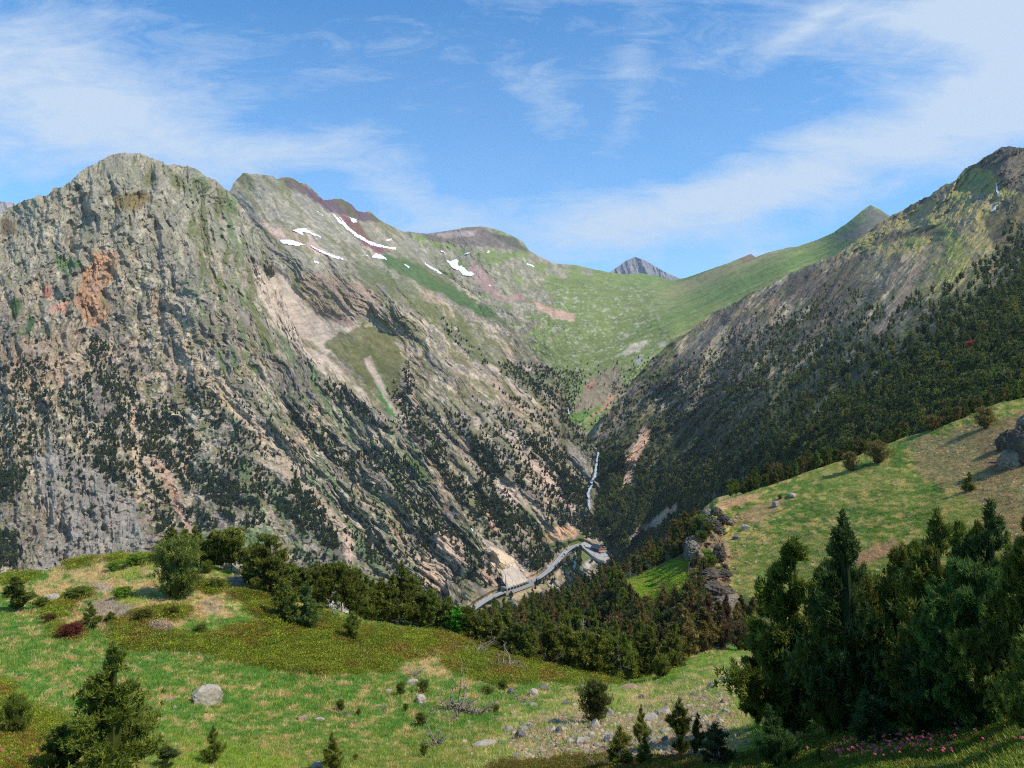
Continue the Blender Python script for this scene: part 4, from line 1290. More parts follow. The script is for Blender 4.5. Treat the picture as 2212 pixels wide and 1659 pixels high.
for u, v, h_, w_, i, cc, lb, ln in [
    (1712, 1590, 436, 205, 1, G_DARK * .95, 'tall dark pine at the left end of the big thicket', 0),
    (1826, 1592, 482, 225, 0, sr(60, 78, 36), 'tall pine with a slim spire before the sunny meadow', 0),
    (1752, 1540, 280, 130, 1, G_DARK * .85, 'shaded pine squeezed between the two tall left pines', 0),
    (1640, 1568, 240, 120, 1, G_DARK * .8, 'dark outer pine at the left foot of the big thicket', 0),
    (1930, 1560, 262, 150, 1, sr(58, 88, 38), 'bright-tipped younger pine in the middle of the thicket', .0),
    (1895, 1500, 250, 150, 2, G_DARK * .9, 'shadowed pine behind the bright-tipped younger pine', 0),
    (2022, 1556, 452, 225, 0, G_OLIVE * .75, 'tall olive pine right of the thicket middle', 0),
    (1968, 1520, 330, 170, 2, G_OLIVE * .7, 'bushy olive pine left of the tall olive pine', 0),
    (2062, 1520, 400, 150, 1, G_DARK, 'narrow dark pine between the two tall right pines', 0),
    (2140, 1562, 478, 235, 0, sr(64, 80, 36), 'tallest pine of the thicket near the right edge', 0),
    (2110, 1600, 370, 190, 2, sr(66, 92, 40), 'yellow-tipped pine in front of the tallest right pine', 0),
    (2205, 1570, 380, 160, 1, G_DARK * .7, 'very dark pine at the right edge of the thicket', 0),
    (2040, 1590, 200, 150, 2, sr(52, 84, 42), 'low leaning pine with green sprays under the thicket', -.2),
    (1680, 1560, 330, 130, 1, G_DARK * .75, 'slim dark pine at the outer left of the thicket behind its foot', 0),
    (1775, 1560, 360, 140, 1, G_DARK * .85, 'slim pine filling the gap between the two left spires', 0),
    (1862, 1560, 340, 150, 0, G_OLIVE * .6, 'olive-tipped pine under the slim spire', 0),
    (1925, 1525, 300, 150, 0, G_DARK * .75, 'half-height dark pine left of the bushy olive one', 0),
    (1985, 1545, 380, 140, 1, G_DARK * .85, 'pointed dark pine touching the tall olive pine', 0),
    (2100, 1540, 420, 150, 1, G_OLIVE * .6, 'slim olive pine behind the yellow-tipped one', 0),
    (2178, 1550, 400, 150, 0, G_DARK * .8, 'dark pine between the tallest pine and the picture edge', 0),
    (2235, 1560, 460, 170, 1, G_OLIVE * .6, 'tall olive pine partly cut by the right edge', 0),
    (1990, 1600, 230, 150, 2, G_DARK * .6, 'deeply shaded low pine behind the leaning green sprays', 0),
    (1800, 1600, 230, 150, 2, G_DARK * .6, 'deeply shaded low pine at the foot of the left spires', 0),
    (2250, 1600, 300, 180, 0, G_DARK * .85, 'pine half outside the right edge above the flowers', 0)]:
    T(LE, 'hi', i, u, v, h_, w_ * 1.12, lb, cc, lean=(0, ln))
for q_, (u, v, h_, w_, lb) in enumerate([
    (545, 1262, 70, 44, 'short pine filling the gap left of the two-headed pine'), (655, 1300, 74, 50, 'pine crowding behind the slender light green pine'), (684, 1306, 84, 50, 'pine leaning on the rounded row pine'),
    (755, 1322, 84, 52, 'pine between the wide-headed and the conical one'), (790, 1330, 92, 50, 'pine behind the thin dead stem of the row'), (826, 1338, 90, 54, 'full pine left of the bleached dead pine'),
    (892, 1350, 102, 56, 'pine at the right flank of the tallest row pine'), (925, 1356, 80, 48, 'pine behind the round olive bush'), (1005, 1376, 62, 40, 'dark pine tucked behind the bright green larch'),
    (1112, 1414, 70, 40, 'pine filling the forest edge beside the open-branched pine'), (1145, 1422, 76, 42, 'pine between the dark pointed and the brown-green pine'), (1192, 1436, 90, 50, 'pine left of the stout yellow-green pine'),
    (1262, 1456, 92, 50, 'pine behind the grey dead pine of the hollow'), (1322, 1466, 88, 50, 'pine in front of the forest between two broad pines'), (1378, 1462, 88, 48, 'pine right of the dark conical one at the hollow'),
    (1452, 1442, 96, 52, 'brown-green pine beside the low pine bush'), (395, 1212, 66, 50, 'pine peeping over the broad grey-green pine'), (477, 1230, 70, 42, 'pine tucked left of the flat-topped pine'), (532, 1246, 60, 44, 'low pine right of the flat-topped pine')]):
    T(LE, 'mid', q_, u, v, h_, w_, lb, (G_OLIVE * .8, G_DARK * .9, G_OLIVE * .7)[q_ % 3])
# meadow
T(LD, 'mid', 4, 2093, 1062, 42, 24, 'lone small pine in the middle of the sunny meadow', G_OLIVE * .9)
T(LD, 'bushy', 0, 1838, 1018, 40, 32, 'oval pine bush on the meadow crest casting a shadow', G_BROWN * .8)
T(LD, 'bushy', 1, 1896, 1000, 44, 52, 'wide pine bush on the meadow crest', G_BROWN * .85)
T(LD, 'bushy', 1, 2128, 926, 44, 44, 'feathery pine bush under the outcrop at the top of the meadow', G_BROWN * .9)
T(LD, 'bushy', 0, 1685, 1078, 10, 12, 'tiny round bush at the upper left of the meadow', G_DARK)
T(LD, 'bushy', 1, 2015, 930, 30, 40, 'low brown bush on the crest right of the wide bush', G_BROWN * .8)
for q, (u, v, w_, h_, cc, lb) in enumerate([
    (1512, 1118, 40, 34, G_DARK, 'green bush topping the broken rocks'), (1528, 1150, 26, 20, G_DARK * .8, 'dark bush lodged in the upper rocks'),
    (1516, 1172, 30, 24, G_DARK * .8, 'dark bush right of the brown leafless patch'), (1528, 1205, 40, 16, G_BRIGHT, 'flat green juniper on a rock ledge'),
    (1534, 1230, 34, 30, G_DARK, 'round bush above the lower rock shadow'), (1506, 1252, 34, 20, G_DARK, 'grey-green bush at the foot of the ledge'),
    (1518, 1272, 22, 20, G_DARK, 'small bush beside the hollow boulder'), (1552, 1238, 18, 14, G_BRIGHT, 'little bright bush on the meadow side of the rocks')]):
    T(LD, 'bushy', q, u, v, h_, w_, lb, cc, name='juniper_bush', cat='bush')

T(LC, 'mid', 2, 2099, 766, 30, 22, 'single orange-red dying pine standing in the dark forest above the meadow', sr(150, 92, 58))

# ------------------------------------------------------------------ forest trees one can tell apart
used = []


def far_enough(u, v, r):
    for a_, b_ in used:
        if (a_ - u) ** 2 + (b_ - v) ** 2 < r * r:
            return False
    used.append((u, v))
    return True


rf_ = random.Random(31)
cnt = 0
tries = 0
inpoly = lambda u, v, poly: sdpoly(np.array([float(u)]), np.array([float(v)]), poly)[0] < 0
while cnt < 148 and tries < 9000:
    tries += 1
    u = rf_.uniform(890, 1500)
    vt = float(LF.top(u))
    v = vt + 2 + rf_.random() ** 1.2 * (1505 - vt)
    if inpoly(u, v, GREENF):
        continue
    D = float(LF.d(u, v))
    hm = rf_.uniform(7.5, 12) if D > 250 else rf_.uniform(8, 12.5)
    hp = hm * F / D
    if not far_enough(u, v, hp * .27):
        continue
    if D < 330:
        lab, grp = 'pine standing in the near part of the forest that drops behind the shrub bank', 'pines of the near forest in the hollow'
    else:
        lab, grp = 'dark pine on the far part of the wooded slope just below the valley road', 'pines of the slope below the road'
    cc = rf_.choice([G_DARK * 1.15, G_DARK, G_OLIVE * .9, G_BROWN * .9, G_DARK * 1.1]) if u < 1350 else rf_.choice([G_BROWN, G_OLIVE * .85, G_DARK, G_OLIVE])
    tree('mid', rf_.choice([0, 1, 4, 4, 0]), LF.pos(u, v), hm, hm * rf_.uniform(.38, .56), lab, cc, group=grp)
    cnt += 1
print('forest trees', cnt, tries)
# trees along the back of the meadow crest
used = []
cnt = 0
tries = 0
while cnt < 88 and tries < 5000:
    tries += 1
    u = rf_.uniform(1560, 2230)
    dy = 2 + rf_.random() ** 1.1 * 30
    p = LD.behind(u, dy)
    hm = rf_.uniform(6.5, 10.5) * (1.1 if dy > 20 else .85)
    if not far_enough(u * .2, dy * .6, 1.7):
        continue
    tree('mid', rf_.choice([0, 1, 4, 2]), p, hm, hm * rf_.uniform(.42, .6), 'pine rising right behind the crest of the sunny meadow', rf_.choice([G_DARK * .8, G_DARK, G_BROWN * .7, G_OLIVE * .6]),
         group='pines behind the meadow crest')
    cnt += 1
# brown pines below the meadow rocks
used = []
cnt = 0
while cnt < 16:
    u = rf_.uniform(1455, 1640)
    v = rf_.uniform(1330, 1392)
    if not far_enough(u, v, 12):
        continue
    D = float(LF.d(u, v)) * .98
    p = P3(np.float64(u), np.float64(v), D)
    hm = rf_.uniform(6, 9)
    tree('mid', rf_.choice([0, 4, 1]), LF.pos(u, v), hm, hm * rf_.uniform(.4, .52), 'brownish pine in the clump under the broken rocks of the meadow', rf_.choice([G_BROWN, G_BROWN * .8, sr(96, 78, 52)]),
         group='brown pines under the meadow rocks')
    cnt += 1
# left end: trees climbing the broken edge
for q, (u, v, h_, w_) in enumerate([(1500, 1105, 34, 24), (1480, 1140, 40, 28), (1462, 1165, 42, 28), (1470, 1205, 36, 26), (1445, 1180, 34, 24), (1484, 1180, 34, 26)]):
    T(LF, 'mid', q, u, v, h_, w_, 'pine climbing the left flank of the broken meadow rocks', G_BROWN * .75, group='pines on the flank of the meadow rocks')

# ------------------------------------------------------------------ scattered growth as one object each
proto_cols = {}


def proto_collection(name, meshes):
    co = bpy.data.collections.new(name)
    for i, me_ in enumerate(meshes):
        if not me_.materials:
            me_.materials.append(M_leaf_i)
        o = bpy.data.objects.new('%s_sprig_%02d' % (name, i), me_)
        co.objects.link(o)
    return co


def scatter(name, coll, n_var, pts, scl, tint, label, cat, rng, tilt=.0):
    n = len(pts)
    me_ = bpy.data.meshes.new(name)
    me_.vertices.add(n)
    me_.vertices.foreach_set('co', np.asarray(pts, np.float32).ravel())
    rot = np.zeros((n, 3), np.float32)
    rot[:, 2] = rng.uniform(0, 6.28, n)
    rot[:, :2] = rng.normal(size=(n, 2)) * tilt
    for nm, ty, arr, key in (('rotv', 'FLOAT_VECTOR', rot, 'vector'), ('sc', 'FLOAT_VECTOR', scl, 'vector'), ('tint', 'FLOAT_COLOR', np.c_[tint, np.ones(n)], 'color')):
        a_ = me_.attributes.new(nm, ty, 'POINT')
        a_.data.foreach_set(key, np.asarray(arr, np.float32).ravel())
    a_ = me_.attributes.new('pick', 'INT', 'POINT')
    a_.data.foreach_set('value', rng.integers(0, n_var, n).astype(np.int32))
    ng = bpy.data.node_groups.new(name, 'GeometryNodeTree')
    ng.interface.new_socket('Geometry', in_out='INPUT', socket_type='NodeSocketGeometry')
    ng.interface.new_socket('Geometry', in_out='OUTPUT', socket_type='NodeSocketGeometry')
    N = ng.nodes
    gi, go = N.new('NodeGroupInput'), N.new('NodeGroupOutput')
    iop = N.new('GeometryNodeInstanceOnPoints')
    ci = N.new('GeometryNodeCollectionInfo')
    ci.inputs['Collection'].default_value = coll
    ci.inputs['Separate Children'].default_value = True
    ci.inputs['Reset Children'].default_value = True
    def attr(nm, ty):
        x = N.new('GeometryNodeInputNamedAttribute')
        x.data_type = ty
        x.inputs['Name'].default_value = nm
        return x.outputs[0]
    e2r = N.new('FunctionNodeEulerToRotation')
    L_ = ng.links
    L_.new(gi.outputs[0], iop.inputs['Points'])
    L_.new(ci.outputs[0], iop.inputs['Instance'])
    iop.inputs['Pick Instance'].default_value = True
    L_.new(attr('pick', 'INT'), iop.inputs['Instance Index'])
    L_.new(attr('rotv', 'FLOAT_VECTOR'), e2r.inputs[0])
    L_.new(e2r.outputs[0], iop.inputs['Rotation'])
    L_.new(attr('sc', 'FLOAT_VECTOR'), iop.inputs['Scale'])
    L_.new(iop.outputs[0], go.inputs[0])
    o = link(name, me_, None, kind='stuff', label=label, category=cat)
    md_ = o.modifiers.new('scatter', 'NODES')
    md_.node_group = ng
    return o


rng = np.random.default_rng(5)
rng2 = np.random.default_rng(6)
FARP = proto_collection('far_pine', [low_tree(60 + i, 46, (.26, .22, .3, .24)[i], ('cone', 'column', 'round', 'cone')[i]) for i in range(4)])
MIDP = proto_collection('slope_pine', [crown_parts(80 + i, 40, 260, 5, .075, .032, prof=('cone', 'column', 'round', 'cone')[i], z0=.06, Rr=(.26, .22, .3, .22)[i], irr=.4, core=.6)[0] for i in range(4)])


def candidates(L, n, box, dens, rng):
    u = rng.uniform(box[0], box[2], n)
    v = rng.uniform(box[1], box[3], n)
    vt, vb = L.top(u), np.interp(u, L.us, L.vb)
    ok = (v > vt + 1) & (v < vb)
    u, v = u[ok], v[ok]
    k = rng.random(len(u)) < dens(u, v)
    u, v = u[k], v[k]
    return u, v


def wood(name, L, dens, n, box, hr, cols, label, coll, wr=(.85, 1.25), nvar=4):
    u, v = candidates(L, n, box, dens, rng)
    p = L.pos(u, v)
    h = rng.uniform(hr[0], hr[1], len(u))
    p[:, 2] -= h * .05
    ww = h * rng.uniform(wr[0], wr[1], len(u))
    ti = np.array(cols)[rng.integers(0, len(cols), len(u))] * (.75 + .5 * rng.random((len(u), 1)))
    print(name, len(u))
    return scatter(name, coll, nvar, p, np.stack([ww, ww, h], 1), ti, label, 'trees', rng)


wood('wooded_slope_pines', LF, lambda u, v: .9 * (1 - pm(u, v, GREENF, 2, 4)) * (u < 1520), 1500, (880, 1090, 1560, 1420), (6, 9), [sr(84, 92, 44), sr(100, 100, 50), sr(112, 98, 58), sr(72, 80, 44)], 'dark pines filling the slope between the single trees', MIDP)
PA = [([(185, 740), (215, 728), (240, 760), (275, 850), (292, 950), (290, 1030), (240, 1040), (200, 1000), (205, 950), (235, 900), (215, 830)], 1.0),
      ([(268, 770), (290, 765), (298, 830), (295, 880), (280, 880)], .9),
      ([(130, 850), (190, 800), (215, 900), (190, 990), (150, 950)], .45), ([(-40, 780), (100, 780), (110, 900), (80, 1000), (20, 1070), (-40, 1070)], .42),
      ([(-40, 1150), (30, 1150), (45, 1200), (30, 1225), (-40, 1225)], .9), ([(-40, 1020), (40, 1010), (50, 1060), (10, 1090), (-40, 1090)], .8),
      ([(300, 880), (350, 868), (400, 900), (440, 980), (490, 1030), (560, 1090), (578, 1130), (530, 1145), (480, 1115), (440, 1065), (390, 1045), (330, 985), (300, 1000)], .95),
      ([(300, 1000), (350, 1050), (385, 1120), (400, 1165), (340, 1150), (325, 1080)], .75), ([(395, 1085), (440, 1100), (480, 1150), (420, 1160)], .5),
      ([(635, 1015), (680, 1060), (720, 1110), (735, 1180), (700, 1198), (650, 1160), (615, 1100)], .95), ([(480, 950), (560, 1000), (640, 1080), (620, 1110), (540, 1060), (470, 990)], .5),
      ([(390, 820), (450, 850), (540, 930), (600, 985), (560, 990), (470, 930), (400, 880)], .55), ([(700, 815), (760, 850), (815, 905), (850, 935), (800, 915), (740, 880), (700, 850)], .85),
      ([(620, 880), (700, 930), (770, 1000), (810, 1060), (760, 1040), (690, 970), (620, 910)], .75),
      ([(765, 985), (795, 956), (866, 975), (904, 1015), (915, 1060), (870, 1050), (800, 1020)], .7), ([(740, 1080), (800, 1120), (850, 1200), (820, 1230), (760, 1180)], .5),
      ([(840, 1050), (900, 1060), (960, 1120), (985, 1165), (930, 1160), (870, 1110)], .6), ([(880, 1120), (930, 1140), (945, 1190), (905, 1190)], .7),
      ([(972, 1128), (1062, 1216), (1066, 1236), (1018, 1240), (1000, 1182)], .9), ([(800, 1160), (870, 1170), (920, 1220), (960, 1300), (880, 1280), (820, 1230)], .35),
      ([(960, 1230), (1030, 1240), (1060, 1260), (1010, 1310), (985, 1290)], .4), ([(440, 1180), (700, 1190), (780, 1260), (700, 1300), (500, 1260)], .25)]


def densA(u, v):
    a_, b_ = fanA(u, v)
    rb_ = ribA(u, v)
    m = .22 * sst(700, 900, v) * sst(.50, .62, fbm(a_ / 36, b_ / 100, 3, 1201)) * sst(.4, .6, rb_ + .1) * (1 - sst(1040, 1100, v) * (u < 340))
    m = m + .010 * sst(560, 760, v)
    for poly, d_ in PA:
        m = np.maximum(m, pm(u, v, poly, 7, 14, 18) * d_ * sst(.30, .46, fbm(a_ / 12, b_ / 30, 3, 1203)) * 1.6)
    return m * .62


TI = [sr(58, 74, 46), sr(72, 84, 46), sr(50, 66, 44), sr(80, 88, 48)]
wood('left_slope_pines', LA, densA, 62000, (-100, 560, 1110, 1350), (4.5, 13), TI, 'scattered dark pines clinging in bands to the rocky left mountain', FARP)

PB = [([(850, 830), (905, 890), (950, 945), (975, 1000), (930, 985), (880, 930)], .95), ([(1010, 940), (1050, 950), (1105, 1020), (1085, 1040), (1040, 1030)], .95), ([(870, 800), (885, 790), (892, 850), (880, 850)], .9),
      ([(1022, 1040), (1052, 1047), (1086, 1081), (1137, 1115), (1172, 1148), (1172, 1180), (1120, 1169), (1060, 1130), (1030, 1088)], .95),
      ([(1130, 940), (1188, 942), (1268, 1060), (1258, 1100), (1221, 1081), (1154, 986)], .95), ([(1127, 1007), (1200, 1050), (1255, 1110), (1215, 1145), (1160, 1090)], .4),
      ([(1215, 1085), (1260, 1105), (1275, 1140), (1235, 1140), (1205, 1120)], .85), ([(1066, 785), (1221, 792), (1255, 799), (1255, 839), (1228, 880), (1268, 917), (1290, 965), (1250, 950), (1221, 917), (1170, 870), (1103, 812)], .95),
      ([(1066, 829), (1137, 876), (1221, 930), (1240, 960), (1180, 930), (1086, 856)], .6), ([(1100, 1190), (1150, 1180), (1215, 1186), (1230, 1200), (1190, 1235), (1150, 1245), (1130, 1215)], .75),
      ([(1030, 1160), (1055, 1165), (1090, 1195), (1050, 1200)], .6), ([(960, 880), (1010, 900), (1030, 960), (985, 940)], .5), ([(900, 960), (960, 1000), (1020, 1060), (1010, 1120), (950, 1050)], .55),
      ([(1240, 1140), (1290, 1120), (1340, 1150), (1340, 1190), (1290, 1180), (1256, 1168)], .95), ([(940, 660), (1000, 720), (1060, 790), (1010, 770), (950, 700)], .25),
      ([(700, 800), (780, 830), (850, 900), (820, 890), (750, 850)], .3), ([(1100, 1010), (1120, 1000), (1140, 1060), (1120, 1060)], .7), ([(1245, 1190), (1256, 1186), (1256, 1225), (1246, 1225)], .6),
      ([(1290, 960), (1300, 990), (1320, 1080), (1335, 1160), (1290, 1120), (1280, 1050)], .7)]


NOTREE = [([(1172, 1165), (1195, 1138), (1246, 1136), (1262, 1150), (1262, 1172), (1182, 1180)]), ([(540, 565), (600, 560), (680, 680), (790, 700), (780, 740), (860, 900), (840, 930), (600, 720)]), ([(1070, 1033), (1100, 1040), (1188, 1148), (1165, 1140)]),
          ([(1008, 1120), (1030, 1150), (1110, 1200), (1140, 1240), (1165, 1240), (1120, 1262), (1062, 1230)]), ([(1040, 1170), (1090, 1192), (1128, 1222), (1156, 1247), (1095, 1266), (1060, 1225)]), ([(1282, 960), (1296, 960), (1290, 1050), (1280, 1100), (1268, 1100)])]


def densB(u, v):
    a_, b_ = axB(u, v)
    m = .34 * sst(780, 900, v) * sst(.50, .62, fbm(a_ / 34, b_ / 90, 3, 1301)) * sst(.4, .6, ribB(u, v) + .1)
    for poly, d_ in PB:
        m = np.maximum(m, pm(u, v, poly, 6, 12, 18) * d_ * sst(.28, .44, fbm(a_ / 12, b_ / 28, 3, 1303)) * 1.5)
    for poly in NOTREE:
        m = m * (1 - pm(u, v, poly, 3, 5, 15))
    rd = np.full(u.shape, 1e9)
    for q in range(len(ROAD) - 1):
        rd = np.minimum(rd, np.abs(sdpoly(u, v, [ROAD[q][:2], ROAD[q + 1][:2]])))
    m = m * (rd > 9)
    m = m * (1 - pm(u, v, [(1255, 1165), (1290, 1165), (1315, 1190), (1320, 1215), (1262, 1205)], 2, 2))
    return m


wood('spur_pines', LB, lambda u, v: densB(u, v) * .66, 46000, (640, 620, 1350, 1330), (4.5, 13), TI, 'dark pines in bands on the rocky spur and around the valley bottom', FARP)
wood('gorge_pines', LV, lambda u, v: pm(u, v, [(1100, 790), (1180, 795), (1230, 800), (1262, 800), (1262, 830), (1240, 870), (1235, 900), (1210, 900)], 6, 10) * .9 + .05 * sst(740, 800, v) * (u > 1250) + pm(u, v, [(1320, 850), (1360, 800), (1420, 760), (1400, 820), (1330, 880)], 5, 8) * .3,
     5000, (1080, 740, 1450, 940), (7, 11), TI, 'dark pines around the gorge below the green bowl', FARP)


def densC(u, v):
    a_, b_ = axC(u, v)
    lim = np.interp(u, [1180, 1300, 1400, 1500, 1600, 1700, 1800, 1900, 2000, 2080, 2130, 2212, 2400], [900, 900, 810, 740, 690, 640, 620, 640, 640, 590, 520, 470, 420])
    d_ = v - lim + (fbm(u / 50, v / 50, 3, 1401) - .5) * 80
    low = np.interp(u, [1180, 1300, 1450, 1600, 1750, 1900, 2100, 2212, 2400], [900, 940, 985, 960, 900, 800, 660, 570, 500])
    base = sst(-10, 60, d_) * (.42 + .58 * sst(-50, 50, v - low + (fbm(u / 40, v / 60, 3, 1407) - .5) * 100))
    st = sst(.36, .58, fbm(a_ / 22, b_ / 60, 4, 1403))
    m = base * (.3 + .7 * np.where(v > low + 40, 1, st))
    for poly in [[(1345, 1058), (1352, 980), (1385, 920), (1415, 925), (1385, 985), (1362, 1045)], [(1340, 1175), (1390, 1130), (1462, 1086), (1468, 1105), (1405, 1150)], [(1990, 545), (2012, 548), (1960, 640), (1900, 730), (1880, 725), (1935, 640)],
                 [(1400, 1010), (1470, 930), (1476, 934), (1410, 1015)], [(1440, 1000), (1560, 880), (1566, 886), (1450, 1008)], [(1262, 1168), (1300, 1175), (1330, 1195), (1320, 1215), (1262, 1200)]]:
        m = m * (1 - .93 * pm(u, v, poly, 3, 6, 15))
    return m


def near_only(u, v):
    D = LC.d(u, v)
    return densC(u, v) * np.clip((D / 900) ** -1.0, 0, 1.0)


TC = [sr(82, 98, 44), sr(98, 110, 46), sr(72, 88, 42), sr(110, 112, 50), sr(60, 76, 42)]
wood('right_slope_far_pines', LC, lambda u, v: densC(u, v) * (LC.d(u, v) > 1250), 100000, (1200, 440, 2960, 1250), (5, 14), TC, 'dense dark pine forest covering the far part of the right mountain', FARP)
wood('right_slope_near_pines', LC, lambda u, v: densC(u, v) * (LC.d(u, v) <= 1250), 25000, (1380, 440, 2960, 1120), (7, 16), TC, 'dense dark pine forest on the near part of the right mountain', MIDP)

# ------------------------------------------------------------------ ground cover near the camera


def tuft_mesh(seed, n, spread, L, Wd, up=1.0):
    r_ = np.random.default_rng(seed)
    base = np.c_[r_.normal(size=(n, 2)) * spread, np.zeros(n)]
    dirs = np.c_[base[:, :2] / spread * .45 + r_.normal(size=(n, 2)) * .3, np.full(n, up)]
    Vv, Ff, vr = soup('t', base, dirs, L * (.5 + .7 * r_.random(n)), np.full(n, Wd), .2 + .8 * r_.random(n), r_)
    return mk_mesh('tuft', Vv, Ff, attrs={'var': vr})


def shrub_mesh(seed, n, hgt, lf):
    """a low mound of small leaves"""
    r_ = np.random.default_rng(seed)
    th = r_.uniform(0, 6.28, n)
    rr_ = np.sqrt(r_.random(n))
    z = hgt * np.sqrt(np.clip(1 - rr_ ** 2, 0, 1)) * (.55 + .5 * r_.random(n))
    base = np.c_[np.cos(th) * rr_, np.sin(th) * rr_, z]
    dirs = np.c_[base[:, :2] * .6 + r_.normal(size=(n, 2)) * .5, np.full(n, .8)]
    Vv, Ff, vr = soup('s', base, dirs, lf * (.7 + .6 * r_.random(n)), np.full(n, lf * .55), np.clip(.15 + .75 * z / hgt * r_.random(n) + .1, 0, 1), r_)
    return mk_mesh('shrub', Vv, Ff, attrs={'var': vr})


GR = proto_collection('grass', [tuft_mesh(100 + i, 22, .14, .30, .032) for i in range(4)])
SH = proto_collection('shrub', [shrub_mesh(110 + i, 90, .5, .16) for i in range(4)])
gl = lambda L, G, u, v: L.at(G, u, v)
u = rng.uniform(-480, 2600, 164000)
v = rng.uniform(1190, 1700, 164000)
ok = v > LE.top(u) + 1
u, v = u[ok], v[ok]
fr = gl(LE, LE.mr, u, v)
st_ = gl(LE, LE.mst, u, v)
k = (fr < .5) & (rng.random(len(u)) < .46 * (1 - .2 * st_))
ug, vg = u[k], v[k]
p = LE.pos(ug, vg)
tint = LE.cols[LE.idx(ug, vg)[1], LE.idx(ug, vg)[0]] * (.9 + .35 * rng.random((len(ug), 1)))
s0 = rng.uniform(.55, 1.25, len(ug)) * np.clip(p[:, 1] / 60, .45, 1.2)
print('grass', len(ug))
scatter('grass', GR, 4, p, np.stack([s0 * 1.2, s0 * 1.2, s0], 1), tint, 'green and straw coloured grass tufts over the foreground', 'grass', rng, .12)
k = fr > .5
us_, vs_ = u[k], v[k]
k2 = rng.random(len(us_)) < .75
us_, vs_ = us_[k2], vs_[k2]
p = LE.pos(us_, vs_)
tint = LE.cols[LE.idx(us_, vs_)[1], LE.idx(us_, vs_)[0]] * (.65 + .8 * rng.random((len(us_), 1)))
s0 = rng.uniform(.35, 1.0, len(us_)) * np.clip(p[:, 1] / 80, .5, 1.1)
print('shrubs', len(us_))
scatter('alpine_shrub_carpet', SH, 4, p, np.stack([s0 * 1.3, s0 * 1.3, s0], 1), tint, 'olive and rusty dwarf shrub carpet on the foreground knoll', 'shrubs', rng, .1)
# corner rhododendrons, bright leaves and pink heads
kb = []
for poly, nn, pal_, szr in [([(1500, 1680), (1620, 1640), (1760, 1600), (1850, 1585), (2000, 1560), (2120, 1535), (2240, 1500), (2240, 1700), (1500, 1700)], 5200, [sr(92, 120, 34), sr(70, 98, 30), sr(104, 96, 40)], (.18, .42)),
                            ([(-20, 1590), (110, 1620), (190, 1680), (-20, 1690)], 900, [sr(118, 116, 30), sr(120, 84, 34)], (.2, .4)),
                            ([(1060, 1652), (1250, 1640), (1520, 1645), (1520, 1680), (1050, 1680)], 1500, [sr(112, 82, 42), sr(104, 104, 38), sr(96, 110, 36)], (.2, .42))]:
    pu = rng.uniform(-20, 2240, 90000)
    pv = rng.uniform(1490, 1700, 90000)
    m_ = pm(pu, pv, poly, 4, 10, 20) > .5
    pu, pv = pu[m_][:nn], pv[m_][:nn]
    q = LE.pos(pu, pv)
    s_ = rng.uniform(szr[0], szr[1], len(pu)) * np.clip(q[:, 1] / 22, .6, 1.3)
    kb.append((q, s_, np.array(pal_)[rng.integers(0, len(pal_), len(pu))] * (.8 + .4 * rng.random((len(pu), 1)))))
q = np.concatenate([x[0] for x in kb])
s_ = np.concatenate([x[1] for x in kb])
ti = np.concatenate([x[2] for x in kb])
scatter('rhododendron_scrub', SH, 4, q, np.stack([s_, s_, s_ * .9], 1), ti, 'leafy rhododendron scrub along the bottom edge', 'shrubs', rng, .15)


def blossom_mesh():
    r_ = np.random.default_rng(9)
    n = 26
    d_ = r_.normal(size=(n, 3))
    d_[:, 2] = np.abs(d_[:, 2])
    d_ /= np.linalg.norm(d_, axis=1, keepdims=True)
    Vv, Ff, vr = soup('f', d_ * .35, d_, np.full(n, .7), np.full(n, .55), .3 + .7 * r_.random(n), r_)
    return mk_mesh('blossom', Vv, Ff, attrs={'var': vr})


FL = proto_collection('blossom', [blossom_mesh()])
pu = np.concatenate([rng.normal(1965, 60, 120), rng.normal(2075, 40, 30), rng.normal(1820, 60, 40), rng.normal(2120, 12, 14), rng.uniform(-10, 110, 10), rng.uniform(2120, 2230, 14), rng.normal(2010, 30, 26)])
pv = np.concatenate([rng.normal(1636, 13, 120), rng.normal(1585, 10, 30), rng.normal(1650, 8, 40), rng.normal(1560, 8, 14), rng.uniform(1630, 1660, 10), rng.uniform(1555, 1656, 14), rng.normal(1575, 10, 26)])
q = LE.pos(pu, pv)
q[:, 2] += .32 + .1 * rng.random(len(pu))
s_ = rng.uniform(.022, .048, len(pu)) * np.clip(q[:, 1] / 16, .7, 2.0)
scatter('rhododendron_blossom', FL, 1, q, np.stack([s_, s_, s_], 1), np.array([sr(196, 104, 104)]) * (.8 + .5 * rng.random((len(pu), 1))), 'pink rhododendron flower heads in the bottom corners', 'flowers', rng, .2)
# meadow tufts
u = rng.uniform(1470, 2750, 100000)
v = rng.uniform(740, 1500, 100000)
ok = v > LD.top(u) + 1
u, v = u[ok][:56000], v[ok][:56000]
p = LD.pos(u, v)
i_, j_ = LD.idx(u, v)[:2]
tint = LD.cols[j_, i_] * (.85 + .4 * rng.random((len(u), 1)))
s0 = rng.uniform(.9, 2.2, len(u))
scatter('meadow_grass', GR, 4, p, np.stack([s0 * 1.8, s0 * 1.8, s0 * .9], 1), tint, 'coarse green and straw grass on the sunny meadow slope', 'grass', rng, .1)


